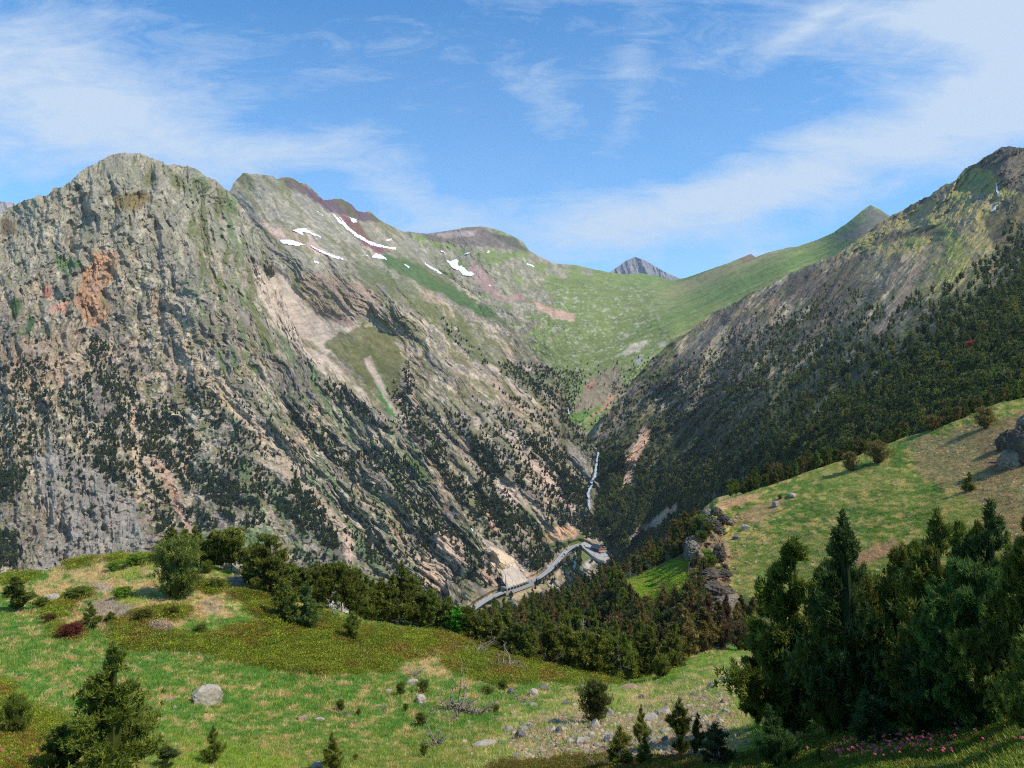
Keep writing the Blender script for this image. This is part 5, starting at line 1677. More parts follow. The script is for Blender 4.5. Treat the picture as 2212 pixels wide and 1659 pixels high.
u = rng2.uniform(1320, 1520, 12000)
v = rng2.uniform(1190, 1345, 12000)
k = pm(u, v, GREENF, 3, 6) > .5
u, v = u[k][:5000], v[k][:5000]
p = LF.pos(u, v)
j_ = LF.idx(u, v)
tint = LF.cols[j_[1], j_[0]] * (.8 + .5 * rng2.random((len(u), 1)))
s0 = rng2.uniform(.8, 2.4, len(u))
scatter('slope_shrubs', SH, 4, p, np.stack([s0, s0, s0 * .7], 1), tint, 'bright green low growth on the clearing below the broken rocks', 'shrubs', rng2, .1)

# =================================================================== rocks
def rock_mesh(seed, flat=.7, sub=3, cuts=7):
    r_ = random.Random(seed)
    bm = bmesh.new()
    bmesh.ops.create_icosphere(bm, subdivisions=sub, radius=1)
    pls = []
    for _ in range(cuts):
        n_ = Vector((r_.gauss(0, 1), r_.gauss(0, 1), r_.gauss(0, .8))).normalized()
        pls.append((n_, r_.uniform(.55, .85)))
    sx_, sy_ = r_.uniform(.8, 1.2), r_.uniform(.7, 1.1)
    co_ = np.array([q_.co[:] for q_ in bm.verts])
    rg_ = rdg(co_[:, 0] * 1.9 + seed, co_[:, 1] * 1.9 + co_[:, 2] * 2.3, 4, seed, .6)
    for vi_, vt in enumerate(bm.verts):
        p = vt.co.copy()
        for n_, d_ in pls:
            e = p.dot(n_) - d_
            if e > 0:
                p -= n_ * e * .92
        f = .86 + .24 * float(rg_[vi_]) + r_.uniform(-.02, .02)
        vt.co = Vector((p.x * sx_, p.y * sy_, p.z * flat)) * f
    me_ = bpy.data.meshes.new('rock')
    bm.to_mesh(me_)
    bm.free()
    return me_


RK = {}
for nm, m_ in (('grey', M_stone), ('pale', M_stone_pale), ('rust', M_stone_rust), ('dark', M_stone_dark)):
    RK[nm] = []
    for i in range(4):
        me_ = rock_mesh(200 + i + len(RK) * 10, (.75, .5, .62, .9)[i], 3 if nm == 'dark' else 4)
        me_.materials.append(m_)
        RK[nm].append(me_)


def rock(L, mat, i, u, v, wp, hp, label, group=None, name='boulder', sink=.35, dp=None):
    p = L.pos(u, v)
    k = p[1] / F
    o = bpy.data.objects.new(name, RK[mat][i % 4])
    COL.objects.link(o)
    zf = (.75, .5, .62, .9)[i % 4] if 'crag' not in mat else 1.25
    o.scale = (wp * k / 2, (dp or wp) * k / 2, hp * k / zf / 1.3)
    o.location = (p[0], p[1], p[2] + hp * k * (.5 - sink))
    o.rotation_euler = (rnd.uniform(-.15, .15), rnd.uniform(-.2, .2), rnd.uniform(-.5, .5))
    o['label'] = label
    o['category'] = 'rock'
    if group:
        o['group'] = group
    return o


rock(LE, 'pale', 0, 446, 1521, 66, 38, 'large pale boulder alone on the green meadow', sink=.2)
rock(LE, 'pale', 1, 112, 1299, 32, 19, 'rounded pale boulder among junipers near the small dark pine')
for u, v, w_, h_, mt, lb in [
    (652, 1553, 26, 9, 'rust', 'flat reddish stone half buried in the meadow'), (690, 1557, 24, 8, 'pale', 'flat pale stone right of the reddish one'), (908, 1519, 30, 21, 'pale', 'beige boulder left of the dead wood tangle'),
    (890, 1477, 28, 11, 'pale', 'long pale stone below the shrub bank'), (1153, 1504, 24, 18, 'pale', 'beige boulder behind the fallen branch'), (1241, 1526, 15, 7, 'pale', 'white flat stone left of the egg-shaped pine'),
    (1286, 1572, 26, 20, 'pale', 'pale block at the foot of the egg-shaped pine'), (1124, 1595, 24, 18, 'dark', 'dark stone with a shadowed hole in the dry grass'), (1022, 1520, 16, 8, 'rust', 'orange stone under the dead wood tangle'),
    (838, 1498, 14, 10, 'pale', 'small pale stone in the grass left of the saplings'), (1150, 1525, 26, 7, 'grey', 'flat grey stone beside the fallen branch'), (1107, 1543, 12, 6, 'grey', 'small grey slab in the green grass'),
    (1215, 1580, 26, 10, 'pale', 'pale stone left of the block in the rubble'), (1405, 1556, 34, 16, 'pale', 'squarish pale stone in the upper rubble'), (1436, 1545, 36, 18, 'pale', 'broad pale slab at the upper right of the rubble'),
    (1390, 1508, 26, 12, 'rust', 'reddish stone above the rubble'), (1360, 1487, 40, 9, 'rust', 'brownish ledge in the dry grass near the hollow'), (378, 1531, 14, 8, 'grey', 'small stone left of the large pale boulder'),
    (365, 1513, 16, 6, 'grey', 'grey stone beside the tip of the corner pine'), (685, 1662, 30, 18, 'pale', 'pale boulder at the bottom edge beside the cut young pine'), (455, 1664, 14, 7, 'pale', 'pale stone at the foot of the young pine'),
    (640, 1342, 14, 9, 'pale', 'small pale stone under the dark row of pines'), (1040, 1458, 14, 5, 'pale', 'thin white stone in the shrub bank'), (1310, 1545, 30, 16, 'grey', 'grey stone right of the egg-shaped pine'),
    (1255, 1605, 26, 13, 'pale', 'low pale stone in the middle of the rubble'), (1320, 1602, 30, 16, 'grey', 'wide grey stone in the middle of the rubble'), (1045, 1612, 60, 12, 'pale', 'long low bedrock rib in the grass left of the rubble')]:
    rock(LE, mt, rnd.randrange(4), u, v, w_, h_, lb)
rs = random.Random(77)
cnt = 0
used = []
while cnt < 235:
    u, v = rs.uniform(1010, 1600), rs.uniform(1470, 1665)
    if not inpoly(u, v, STONY[0]) and rs.random() > .16:
        continue
    if v < LE.top(u) + 8 or inpoly(u, v, [(1000, 1640), (1560, 1640), (1560, 1670), (1000, 1670)]):
        continue
    w_ = 5 + 22 * rs.random() ** 2.2
    if not far_enough(u, v, w_ * .42):
        continue
    rock(LE, rs.choice(['pale', 'pale', 'grey', 'grey', 'rust', 'dark']), rs.randrange(4), u, v, w_, w_ * rs.uniform(.35, .65), 'stone lying in the rubble field right of the green meadow', 'stones of the rubble field', 'stone')
    cnt += 1
# loose bits of the rubble and of the meadow, past counting
ST = proto_collection('pebble', [])
for i in range(4):
    me_ = rock_mesh(300 + i, .6, 1, 5)
    m_ = M_leaf_i
    a_ = me_.attributes.new('var', 'FLOAT', 'POINT')
    a_.data.foreach_set('value', np.full(len(me_.vertices), .42, np.float32))
    me_.materials.append(m_)
    o = bpy.data.objects.new('pebble_%02d' % i, me_)
    ST.objects.link(o)
pu, pv = rng.uniform(1000, 1620, 9000), rng.uniform(1460, 1668, 9000)
m_ = pm(pu, pv, STONY[0], 10, 30, 40) * .42 + .04
k = (rng.random(9000) < m_) & (pv > LE.top(pu) + 5)
pu, pv = pu[k], pv[k]
qa = LE.pos(pu, pv)
pu2, pv2 = rng.uniform(1500, 2220, 5000), rng.uniform(880, 1300, 5000)
m_ = pm(pu2, pv2, [(1960, 960), (2212, 900), (2400, 900), (2212, 1110), (2040, 1060)], 20, 40, 40) * .5 + .04 + pm(pu2, pv2, [(1490, 1100), (1600, 1090), (1660, 1130), (1600, 1320), (1490, 1330)], 10, 20) * .5
k = (rng.random(5000) < m_) & (pv2 > LD.top(pu2) + 3)
qb = LD.pos(pu2[k], pv2[k])
q = np.concatenate([qa, qb])
s_ = np.concatenate([rng.uniform(.08, .3, len(qa)), rng.uniform(.25, .8, len(qb))])
pal_ = np.array([sr(196, 178, 146), sr(150, 138, 122), sr(164, 130, 104)])
scatter('loose_stones', ST, 4, q, np.stack([s_, s_, s_ * .8], 1), pal_[rng.integers(0, 3, len(q))], 'small loose stones strewn over the rubble and the meadow', 'stones', rng, .3)

# crags: blocky bedrock with ledges
def crag_mesh(seed):
    bm = bmesh.new()
    bmesh.ops.create_icosphere(bm, subdivisions=5, radius=1)
    co = np.array([q_.co[:] for q_ in bm.verts])
    x, y, z = co.T
    st = z * 1.6 + .5 * x
    n_ = rdg(x * 1.7 + seed, y * 1.7 + z * 1.3, 4, seed, .6) + .6 * rdg(st * 3.1, (x - y) * 1.2 + seed, 3, seed + 3, .6) + .35 * rdg(y * 5, z * 6 + x * 3, 2, seed + 7)
    f = .55 + .42 * (np.round(n_ * 5) / 5 * .6 + n_ * .4)
    co = co * f[:, None] * np.array([1, .9, .95])
    for q_, c_ in zip(bm.verts, co):
        q_.co = c_
    me_ = bpy.data.meshes.new('crag')
    bm.to_mesh(me_)
    bm.free()
    return me_


for nm, m_ in (('crag', mat_plain('crag_rock', (.15, .115, .08), (.04, .033, .026), 3.0, .9, 1.0, .2, dist=.12)), ('cragp', mat_plain('crag_pale', (.33, .265, .185), (.13, .105, .08), 3.0, .9, 1.0, .2, dist=.1))):
    RK[nm] = []
    for i in range(4):
        me_ = crag_mesh(40 + i * 9 + len(nm))
        me_.materials.append(m_)
        RK[nm].append(me_)
# rocks of the meadow's broken left edge
for q_, (u, v, w_, h_, mt, lb) in enumerate([
    (1528, 1108, 18, 14, 'pale', 'white block at the top of the broken rocks'), (1548, 1112, 18, 16, 'grey', 'grey block beside the white top block'), (1535, 1142, 34, 22, 'rust', 'brown rock with a dark hollow in the upper outcrop'),
    (1562, 1126, 18, 16, 'dark', 'dark rock on the meadow side of the outcrop'), (1556, 1152, 22, 14, 'grey', 'grey rock above the grassy gully'), (1500, 1164, 36, 24, 'rust', 'brown rock on the left flank of the outcrop'),
    (1496, 1190, 26, 30, 'pale', 'bright pale crag over the dark cleft'), (1506, 1210, 22, 22, 'pale', 'second pale crag below the bright one'), (1554, 1205, 20, 28, 'grey', 'upright grey slab beside the round bush'),
    (1538, 1248, 44, 20, 'rust', 'broken brown ledge in the middle outcrop'), (1565, 1247, 26, 16, 'grey', 'grey rock at the meadow end of the ledge'), (1500, 1276, 34, 18, 'rust', 'brown stone under the grey-green bush'),
    (1540, 1302, 70, 44, 'dark', 'big dark hollow boulder at the foot of the outcrop'), (1574, 1296, 34, 10, 'pale', 'tilted pale slab right of the hollow boulder'), (1566, 1310, 34, 16, 'pale', 'lower pale slab right of the hollow boulder'),
    (1582, 1132, 24, 14, 'rust', 'reddish stone out in the meadow near the outcrop'), (1610, 1144, 20, 11, 'pale', 'pale stone pair out in the meadow'), (1590, 1165, 16, 9, 'dark', 'small dark stone out in the meadow'),
    (1676, 1094, 18, 12, 'grey', 'grey stone on the reddish patch of the meadow'), (1712, 1072, 26, 7, 'pale', 'flat white slab near the meadow crest')]):
    rock(LD, {'pale': 'cragp', 'grey': 'crag', 'rust': 'crag', 'dark': 'crag'}[mt] if q_ < 15 else mt, q_, u, v, w_ * (1.25 if q_ < 15 else 1), h_ * (1.2 if q_ < 15 else 1), lb, sink=.3)
# outcrop at the right edge
for q_, (u, v, w_, h_, mt, lb) in enumerate([(2222, 996, 84, 92, 'crag', 'tall craggy outcrop at the right edge of the meadow'), (2186, 1008, 50, 40, 'cragp', 'yellow-grey block leaning on the foot of the craggy outcrop'),
                                            (2180, 968, 44, 44, 'crag', 'dark shoulder of rock left of the craggy outcrop'), (2232, 940, 60, 56, 'cragp', 'pale rock crowning the craggy outcrop')]):
    rock(LD, mt, (0, 2, 0, 0)[q_], u, v, w_, h_, lb, sink=.25)
p = LD.pos(2156, 1004)
k = p[1] / F
mb = MB()
mb.box((0, 0, 0), (46 * k, 5 * k, 3.5 * k))
o = link('plank', mb.mesh('plank'), M_deadwood, label='bleached plank lying on a post beside the outcrop', category='plank')
o.location = (p[0], p[1], p[2] + 4 * k)
o.rotation_euler = (0, .06, .2)
mb = MB()
mb.tube([(0, 0, -.4), (0, 0, 4 * k)], [1.6 * k, 1.3 * k], 6)
o = link('stub_post', mb.mesh('stub_post'), M_bark, label='short dark stub carrying the bleached plank', category='post')
p2 = LD.pos(2142, 1008)
o.location = p2


# =================================================================== dead wood
def dead_mesh(seed, n, spread, up, thick, chain=5, twigs=3):
    r_ = random.Random(seed)
    mb = MB()
    for _ in range(n):
        a_ = r_.uniform(0, 6.28)
        p_ = Vector((r_.uniform(-.25, .25) * spread, r_.uniform(-.2, .2) * spread, 0))
        d_ = Vector((math.cos(a_) * spread, math.sin(a_) * spread * .6, up * r_.uniform(.1, 1.3)))
        pts, rad = [p_.copy()], [thick]
        for j in range(chain):
            d_ = d_ + Vector((r_.gauss(0, .25), r_.gauss(0, .2), r_.gauss(0, .2)))
            p_ = p_ + d_ / chain * r_.uniform(.7, 1.2)
            p_.z = max(p_.z, .01)
            pts.append(p_.copy())
            rad.append(thick * (1 - (j + 1) / (chain + .6)))
            for _t in range(twigs):
                e_ = p_ + Vector((r_.gauss(0, .2), r_.gauss(0, .2), abs(r_.gauss(.1, .2)))) * spread * .7
                mb.tube([p_, p_.lerp(e_, .6) + Vector((0, 0, .02)), e_], [thick * .35, thick * .22, thick * .08], 3)
        mb.tube(pts, rad, 5)
    me_ = mb.mesh('dead_wood', True)
    me_.materials.append(M_deadwood)
    return me_


DW = [dead_mesh(1, 22, .5, .34, .034), dead_mesh(2, 16, .45, .5, .030), dead_mesh(3, 8, .6, .25, .05), dead_mesh(4, 12, .4, .9, .05)]


def dead(L, i, u, v, wp, label, hs=1.0, name='dead_branches', cat='dead wood'):
    p = L.pos(u, v)
    k = wp * p[1] / F
    o = link(name, DW[i], None, label=label, category=cat)
    o.location = p
    o.scale = (k, k, k * hs)
    o.rotation_euler = (0, 0, rnd.uniform(-.6, .6))
    return o


dead(LE, 0, 990, 1538, 84, 'large tangle of grey dead branches in the green meadow')
dead(LE, 1, 1030, 1546, 50, 'smaller spread of thin dead branches right of the large tangle')
dead(LE, 3, 945, 1612, 46, 'uprooted pale stump with two upright limbs', name='dead_stump')
dead(LE, 2, 1133, 1516, 44, 'fallen grey branch lying across the meadow', .6)
dead(LE, 1, 1028, 1412, 54, 'dead brown thicket hanging over the shrub bank', .8)
dead(LE, 0, 1092, 1442, 70, 'wide dead bush lying in the middle of the shrub bank', .6)
dead(LE, 1, 1182, 1436, 50, 'fan of dead twigs left of the stout pine', 1.1)
dead(LE, 1, 892, 1462, 34, 'small dead bush below the straw gully', 1.0)
dead(LE, 2, 745, 1545, 34, 'small dead branch among the meadow tufts', .8)
dead(LE, 2, 758, 1564, 26, 'short forked dead twig in the meadow', .7)
dead(LE, 2, 978, 1556, 30, 'thin dead branch leaning below the large tangle', .9)
dead(LE, 1, 1286, 1662, 44, 'sparse dead twigs at the edge of the brown scrub', 1.2)
dead(LE, 1, 820, 1536, 26, 'little dead shrub beside a green shoot', .8)
# seedlings of the meadow
for q_, (u, v, h_, w_, lb) in enumerate([
    (865, 1502, 26, 24, 'low dark shoot above the beige boulder'), (914, 1498, 26, 30, 'low dark shoot right of the beige boulder'), (1086, 1490, 20, 26, 'dark shoot at the foot of the shrub bank'), (1052, 1500, 16, 34, 'flat dark shoot left of the bank shoot'),
    (908, 1570, 27, 30, 'round dark pine seedling in the lower meadow'), (915, 1636, 28, 20, 'thin dark pine seedling near the stump'), (877, 1537, 16, 14, 'tiny shoot above the round dark seedling'),
    (775, 1546, 14, 12, 'tiny shoot beside the small dead branch'), (769, 1640, 10, 16, 'tiny dark tuft near the bottom of the meadow'), (1070, 1540, 16, 22, 'yellowish shoot right of the dead tangles'),
    (735, 1535, 22, 22, 'ragged shoot left of the small dead branch'), (433, 1368, 18, 36, 'low dark juniper over the upper shrub carpet')]):
    T(LE, 'bushy', q_, u, v, h_, w_, lb, G_DARK * .9, name='pine_seedling', cat='seedling')
# juniper cushions on the knoll
for q_, (u, v, w_, h_, lb) in enumerate([(290, 1222, 50, 22, 'dark green juniper cushion on top of the knoll'), (245, 1232, 40, 16, 'bright juniper cushion below the knoll top'), (170, 1290, 60, 20, 'wide juniper cushion behind the round pale boulder'),
                                         (90, 1312, 40, 20, 'juniper cushion left of the round pale boulder'), (265, 1292, 50, 22, 'bright green juniper cushion on the dry slope'), (465, 1272, 44, 22, 'juniper cushion right of the broad grey-green pine'),
                                         (312, 1342, 50, 24, 'olive cushion below the bare slabs'), (372, 1332, 38, 20, 'olive cushion right of the bare slabs'), (155, 1378, 64, 28, 'rust-brown cushion at the foot of the knoll'), (107, 1344, 34, 16, 'brown cushion under the round pale boulder')]):
    T(LE, 'bushy', q_, u, v, h_, w_, lb, (G_BRIGHT * .9, G_BRIGHT, G_DARK, G_DARK, G_BRIGHT, G_DARK, sr(98, 96, 34), sr(98, 96, 34), sr(104, 62, 40), sr(96, 76, 36))[q_], name='juniper_bush', cat='bush')


def snag_mesh(seed, n=26):
    r_ = random.Random(seed)
    mb = MB()
    mb.tube([(0, 0, -.03), (.01, 0, .3), (-.01, .01, .65), (.01, 0, 1)], [.03, .022, .013, .004], 6)
    for _ in range(n):
        z = r_.uniform(.2, .95)
        a_ = r_.uniform(0, 6.28)
        L_ = (1.05 - z) * .42 * r_.uniform(.5, 1.1)
        mb.tube([(0, 0, z), (math.cos(a_) * L_ * .5, math.sin(a_) * L_ * .5, z + .02), (math.cos(a_) * L_, math.sin(a_) * L_, z + r_.uniform(-.05, .12))], [.008, .006, .0015], 3)
    me_ = mb.mesh('snag', True)
    me_.materials.append(M_deadwood)
    return me_


SN = [snag_mesh(1), snag_mesh(2, 18), snag_mesh(3, 34)]
for q_, (L, u, v, h_, lb) in enumerate([
    (LE, 860, 1350, 56, 'bleached dead pine in front of the tallest row pine'), (LF, 1361, 1252, 40, 'grey dead pine standing on the green slope edge'), (LE, 1264, 1452, 118, 'grey dead pine between the stout pine and the broad pine'),
    (LE, 728, 1338, 60, 'crooked dead trunk under the dark row'), (LE, 916, 1352, 64, 'pale dead stem beside the short row pine'), (LF, 1226, 1395, 70, 'thin grey dead pine inside the near forest'), (LE, 1062, 1400, 66, 'dead pine with hooked branches on the crest'),
    (LE, 792, 1330, 74, 'thin dead stem between two pines of the row'), (LE, 1345, 1466, 88, 'slanting white dead trunk at the hollow')]):
    p = L.pos(u, v)
    k = h_ * p[1] / F
    o = link('dead_pine', SN[q_ % 3], None, label=lb, category='dead tree')
    o.location = p
    o.scale = (k, k, k)
    o.rotation_euler = (0, (.0, 0, .03, .45, 0, 0, .1, 0, .3)[q_], q_ * 1.3)

# =================================================================== snow, water, road and buildings


def patch(name, L, polys, mat, off, label, cat, group=None, step=1.6, wob=2.0, kind=None):
    """a sheet following the terrain inside an outline"""
    for poly in polys:
        p_ = np.array(poly, float)
        us = np.arange(p_[:, 0].min() - 3, p_[:, 0].max() + 3, step)
        vs = np.arange(p_[:, 1].min() - 3, p_[:, 1].max() + 3, step)
        Ug, Vg = np.meshgrid(us, vs)
        ins = (sdpoly(Ug, Vg, poly) + (fbm(Ug / 5, Vg / 3.2, 4, 7, .7) - .5) * 2 * wob) < -.6
        h, wd = Ug.shape
        idn = np.arange(h * wd).reshape(h, wd)
        q_ = ins[:-1, :-1] & ins[1:, :-1] & ins[:-1, 1:] & ins[1:, 1:]
        Ff = np.stack([idn[1:, :-1], idn[1:, 1:], idn[:-1, 1:], idn[:-1, :-1]], -1)[q_]
        if not len(Ff):
            Ff = np.array([[idn[1, 0], idn[1, 1], idn[0, 1], idn[0, 0]]])
        Pp = L.pos(Ug.ravel(), Vg.ravel(), off)
        keep, inv = np.unique(Ff.ravel(), return_inverse=True)
        top_ = Pp[keep]
        n_ = len(keep)
        under = L.pos(Ug.ravel()[keep], Vg.ravel()[keep], -off * .5)
        me_ = mk_mesh(name, np.concatenate([top_, under]), np.concatenate([inv.reshape(-1, 4), inv.reshape(-1, 4)[:, ::-1] + n_]), smooth=True)
        return link(name, me_, mat, label=label, category=cat, group=group, kind=kind)


SNOW = [
    (LB, [(629, 497), (645, 492), (660, 492), (675, 500), (690, 508), (700, 516), (685, 512), (668, 505), (655, 503), (662, 512), (650, 508)], 'broad snow patch under the grey crag'),
    (LB, [(602, 518), (625, 515), (650, 524), (662, 530), (640, 532), (610, 526)], 'snow patch above the rock band left of the streaked snow'),
    (LB, [(662, 524), (700, 542), (750, 560), (760, 566), (720, 558), (680, 540)], 'long thin snow strip running down to the right'),
    (LB, [(710, 452), (722, 462), (745, 482), (770, 502), (790, 515), (778, 514), (750, 498), (728, 478)], 'long snow tongue in the purple gully, left branch'),
    (LB, [(745, 490), (765, 500), (800, 520), (830, 530), (855, 533), (860, 542), (835, 538), (800, 530), (770, 514)], 'snow tongue along the bottom of the purple scree'),
    (LB, [(752, 468), (770, 472), (772, 482), (762, 482)], 'short snow patch high in the purple gully'),
    (LB, [(727, 465), (735, 468), (760, 495), (750, 492)], 'narrow snow stripe between the two gully tongues'),
    (LB, [(793, 496), (815, 508), (812, 510), (795, 500)], 'thin snow streak below the jagged notch'),
    (LB, [(830, 516), (848, 514), (845, 522), (832, 522)], 'small square snow patch above the valley ridge'),
    (LB, [(812, 545), (830, 552), (840, 562), (822, 560), (800, 556)], 'snow patch on the grassy shoulder'),
    (LB, [(682, 452), (700, 464), (697, 468), (684, 458)], 'snow streak high on the grey crag'),
    (LB, [(540, 567), (550, 570), (556, 582), (548, 582)], 'small snow patch at the head of the pink scree'),
    (LB, [(870, 566), (888, 576), (882, 580), (872, 572)], 'small snow fleck on the green shoulder'),
    (LB, [(676, 560), (690, 566), (688, 572), (678, 568)], 'snow fleck above the brown rock band'),
    (LB, [(780, 548), (800, 552), (798, 556), (782, 552)], 'snow fleck left of the grassy shoulder patch'),
    (LB, [(908, 560), (925, 570), (955, 588), (968, 596), (945, 590), (918, 572)], 'slim snow strip beside the long green ridge'),
    (LV, [(962, 561), (975, 563), (985, 558), (993, 562), (990, 572), (1002, 575), (1012, 585), (1030, 590), (1018, 598), (1000, 596), (990, 585), (975, 578)], 'largest snow patch in the middle of the back cirque'),
    (LV, [(950, 538), (965, 545), (962, 550), (952, 545)], 'snow patch at the upper left of the back cirque'),
    (LV, [(1000, 547), (1018, 543), (1016, 548), (1004, 552)], 'small snow patch above the largest cirque patch'),
    (LV, [(1053, 540), (1060, 542), (1058, 548), (1052, 546)], 'snow speck under the flat summit'),
    (LV, [(1133, 565), (1148, 570), (1163, 580), (1150, 578), (1138, 572)], 'snow strip on the right slope of the back cirque'),
    (LV, [(1055, 612), (1062, 618), (1060, 621), (1055, 618)], 'snow speck low in the back cirque'),
    (LV, [(1150, 600), (1163, 602), (1160, 605), (1150, 604)], 'snow fleck right of the low cirque speck'),
    (LV, [(1195, 586), (1215, 594), (1212, 596), (1197, 590)], 'snow streak near the saddle'),
    (LC, [(2150, 395), (2155, 398), (2158, 415), (2162, 428), (2155, 425), (2150, 410)], 'thin vertical snow ribbon below the right summit'),
    (LC, [(2138, 455), (2150, 443), (2158, 442), (2150, 455), (2140, 461)], 'lower snow patch in the gully of the right summit'),
    (LB, [(1016, 1140), (1024, 1140), (1023, 1158), (1016, 1160)], 'bright white snow remnant in the gully above the road'),
]
for L, poly, lb in SNOW:
    patch('snow_patch', L, [poly], M_snow, 7.0 if L is not LV else 9.0, lb, 'snow patch', 'snow patches left on the mountains', wob=2.4, step=1.1)


def ribbon(name, L, pts, mat, off, label, cat, kind=None):
    """falling water: strip of uneven width following the slope, pts = (u, v, half width)"""
    r_ = random.Random(len(pts))
    V_, F_ = [], []
    P_ = []
    for (u0, v0, w0), (u1, v1, w1) in zip(pts[:-1], pts[1:]):
        n_ = max(2, int(abs(v1 - v0) / 2))
        for q_ in range(n_):
            t = q_ / n_
            P_.append((u0 + (u1 - u0) * t + r_.uniform(-.5, .5), v0 + (v1 - v0) * t, (w0 + (w1 - w0) * t) * r_.uniform(.6, 1.3)))
    P_.append(pts[-1])
    for s_ in (0, 1):
        for u, v, w_ in P_:
            q0 = L.pos(u, v, off)
            D = q0[1]
            for sg in (-1, 1):
                V_.append((q0[0] + sg * w_ * D / F, q0[1] + (2.0 if s_ else 0), q0[2]))
    n_ = len(P_)
    for i in range(n_ - 1):
        F_.append((2 * i, 2 * i + 1, 2 * i + 3, 2 * i + 2))
        F_.append((2 * n_ + 2 * i + 2, 2 * n_ + 2 * i + 3, 2 * n_ + 2 * i + 1, 2 * n_ + 2 * i))
    me_ = mk_mesh(name, np.array(V_), np.array(F_))
    return link(name, me_, mat, label=label, category=cat, kind=kind)


ribbon('waterfall', LB, [(1294, 966, .8), (1291, 985, 1.6), (1288, 1005, 2.2), (1285, 1030, 2.6), (1277, 1040, 3.2), (1280, 1046, 1.2), (1274, 1056, 2.2), (1270, 1068, 2.8), (1273, 1078, 1.2), (1273, 1090, 2.4), (1275, 1100, 1.4)], M_water, 26,
       'tall thin white waterfall dropping into the wooded gorge', 'waterfall')
ribbon('waterfall', LV, [(1210, 830, .6), (1213, 836, 1.3), (1213, 842, 1.0)], M_water, 12, 'short bent white cascade in the dark trees below the green bowl', 'waterfall')
ribbon('waterfall', LV, [(1227, 880, .6), (1228, 888, 1.4), (1229, 894, 1.8)], M_water, 14, 'small straight waterfall at the edge of the flat green terrace', 'waterfall')
ribbon('stream', LB, [(1245, 1186, .8), (1242, 1196, 1.2), (1246, 1205, 2.2), (1243, 1214, 2.2), (1240, 1230, 1.6)], M_water, 5, 'white torrent foaming under the road bend', 'stream', kind='structure')

# road as a level strip along the valley
RP = [Vector(P3(np.float64(u), np.float64(v), D)) for u, v, D in ROAD[:14]]
RP2 = [Vector(P3(np.float64(u), np.float64(v), D)) for u, v, D in ROAD[13:]]


def strip(pts, x0, x1, dz, z1=None):
    V_, F_ = [], []
    for i, p_ in enumerate(pts):
        d_ = (pts[min(i + 1, len(pts) - 1)] - pts[max(i - 1, 0)])
        n_ = Vector((d_.y, -d_.x, 0)).normalized()
        V_.append(p_ + n_ * x0 + Vector((0, 0, dz)))
        V_.append(p_ + n_ * x1 + Vector((0, 0, dz)))
        V_.append(p_ + n_ * x1 + Vector((0, 0, dz - .6)))
        V_.append(p_ + n_ * x0 + Vector((0, 0, dz - .6)))
        if i:
            a_, b_ = 4 * (i - 1), 4 * i
            F_ += [(a_, a_ + 1, b_ + 1, b_), (a_ + 1, a_ + 2, b_ + 2, b_ + 1), (a_ + 3, a_, b_, b_ + 3)]
    return V_, F_


def dense(pts, n=6):
    out_ = []
    for i in range(len(pts) - 1):
        p0, p1, p2, p3 = pts[max(i - 1, 0)], pts[i], pts[i + 1], pts[min(i + 2, len(pts) - 1)]
        for q_ in range(n):
            t = q_ / n
            out_.append(.5 * ((2 * p1) + (p2 - p0) * t + (2 * p0 - 5 * p1 + 4 * p2 - p3) * t * t + (3 * p1 - p0 - 3 * p2 + p3) * t ** 3))
    out_.append(pts[-1])
    return out_


RD = dense(RP)
for nm, a_, b_, dz, mt in (('road', -4.0, 4.0, .5, M_asphalt), ('road_verge', -5.6, 6.2, .42, M_gravel)):
    V_, F_ = strip(RD, a_, b_, dz)
    mb = MB()
    mb.add(V_, F_)
    link(nm, mb.mesh(nm), mt, kind='structure')
for a_, b_ in ((-3.7, -3.3), (3.3, 3.7), (-.2, .2)):
    V_, F_ = strip(RD, a_, b_, .51)
    mb = MB()
    mb.add(V_, [F_[q_] for q_ in range(0, len(F_), 3)])
    link('road_marking', mb.mesh('road_marking'), M_paint['white'], kind='structure')
# outer guard rail
mb = MB()
gp = [p_ for p_ in RD]
t = bpy.data.objects.new('guard_rail', None)
COL.objects.link(t)
t['label'] = 'low pale guard rail along the outer side of the valley road'
t['category'] = 'guard rail'
V_, F_ = strip(RD, 5.9, 6.2, 1.4)
mb.add(V_, F_)
link('rail', mb.mesh('rail'), M_concrete, t)
for q_ in range(0, len(RD) - 1, 2):
    d_ = RD[q_ + 1] - RD[q_]
    n_ = Vector((d_.y, -d_.x, 0)).normalized()
    m2 = MB()
    m2.box(RD[q_] + n_ * 6.05 + Vector((0, 0, .8)), (.4, .4, 1.3))
    link('post', m2.mesh('post'), M_concrete, t)

# car park and spur road
lot = [(1252, 1178), (1262, 1171), (1274, 1177), (1296, 1189), (1312, 1199), (1318, 1207), (1306, 1213), (1292, 1209), (1278, 1200), (1264, 1188)]
pc = [Vector(P3(np.float64(u), np.float64(v), 0 * u + (1535 - (v - 1178) * 2.4))) for u, v in lot]
mb = MB()
n_ = len(pc)
mb.add([p_ + Vector((0, 0, 1.2)) for p_ in pc] + [p_ - Vector((0, 0, 4)) for p_ in pc], [tuple(range(n_))] + [(i, n_ + i, n_ + (i + 1) % n_, (i + 1) % n_) for i in range(n_)])
link('car_park', mb.mesh('car_park'), M_gravel, kind='structure')


def lotp(u, v, dz=1.25):
    D = 1535 - (v - 1178) * 2.4
    return Vector(P3(np.float64(u), np.float64(v), D)) + Vector((0, 0, dz))


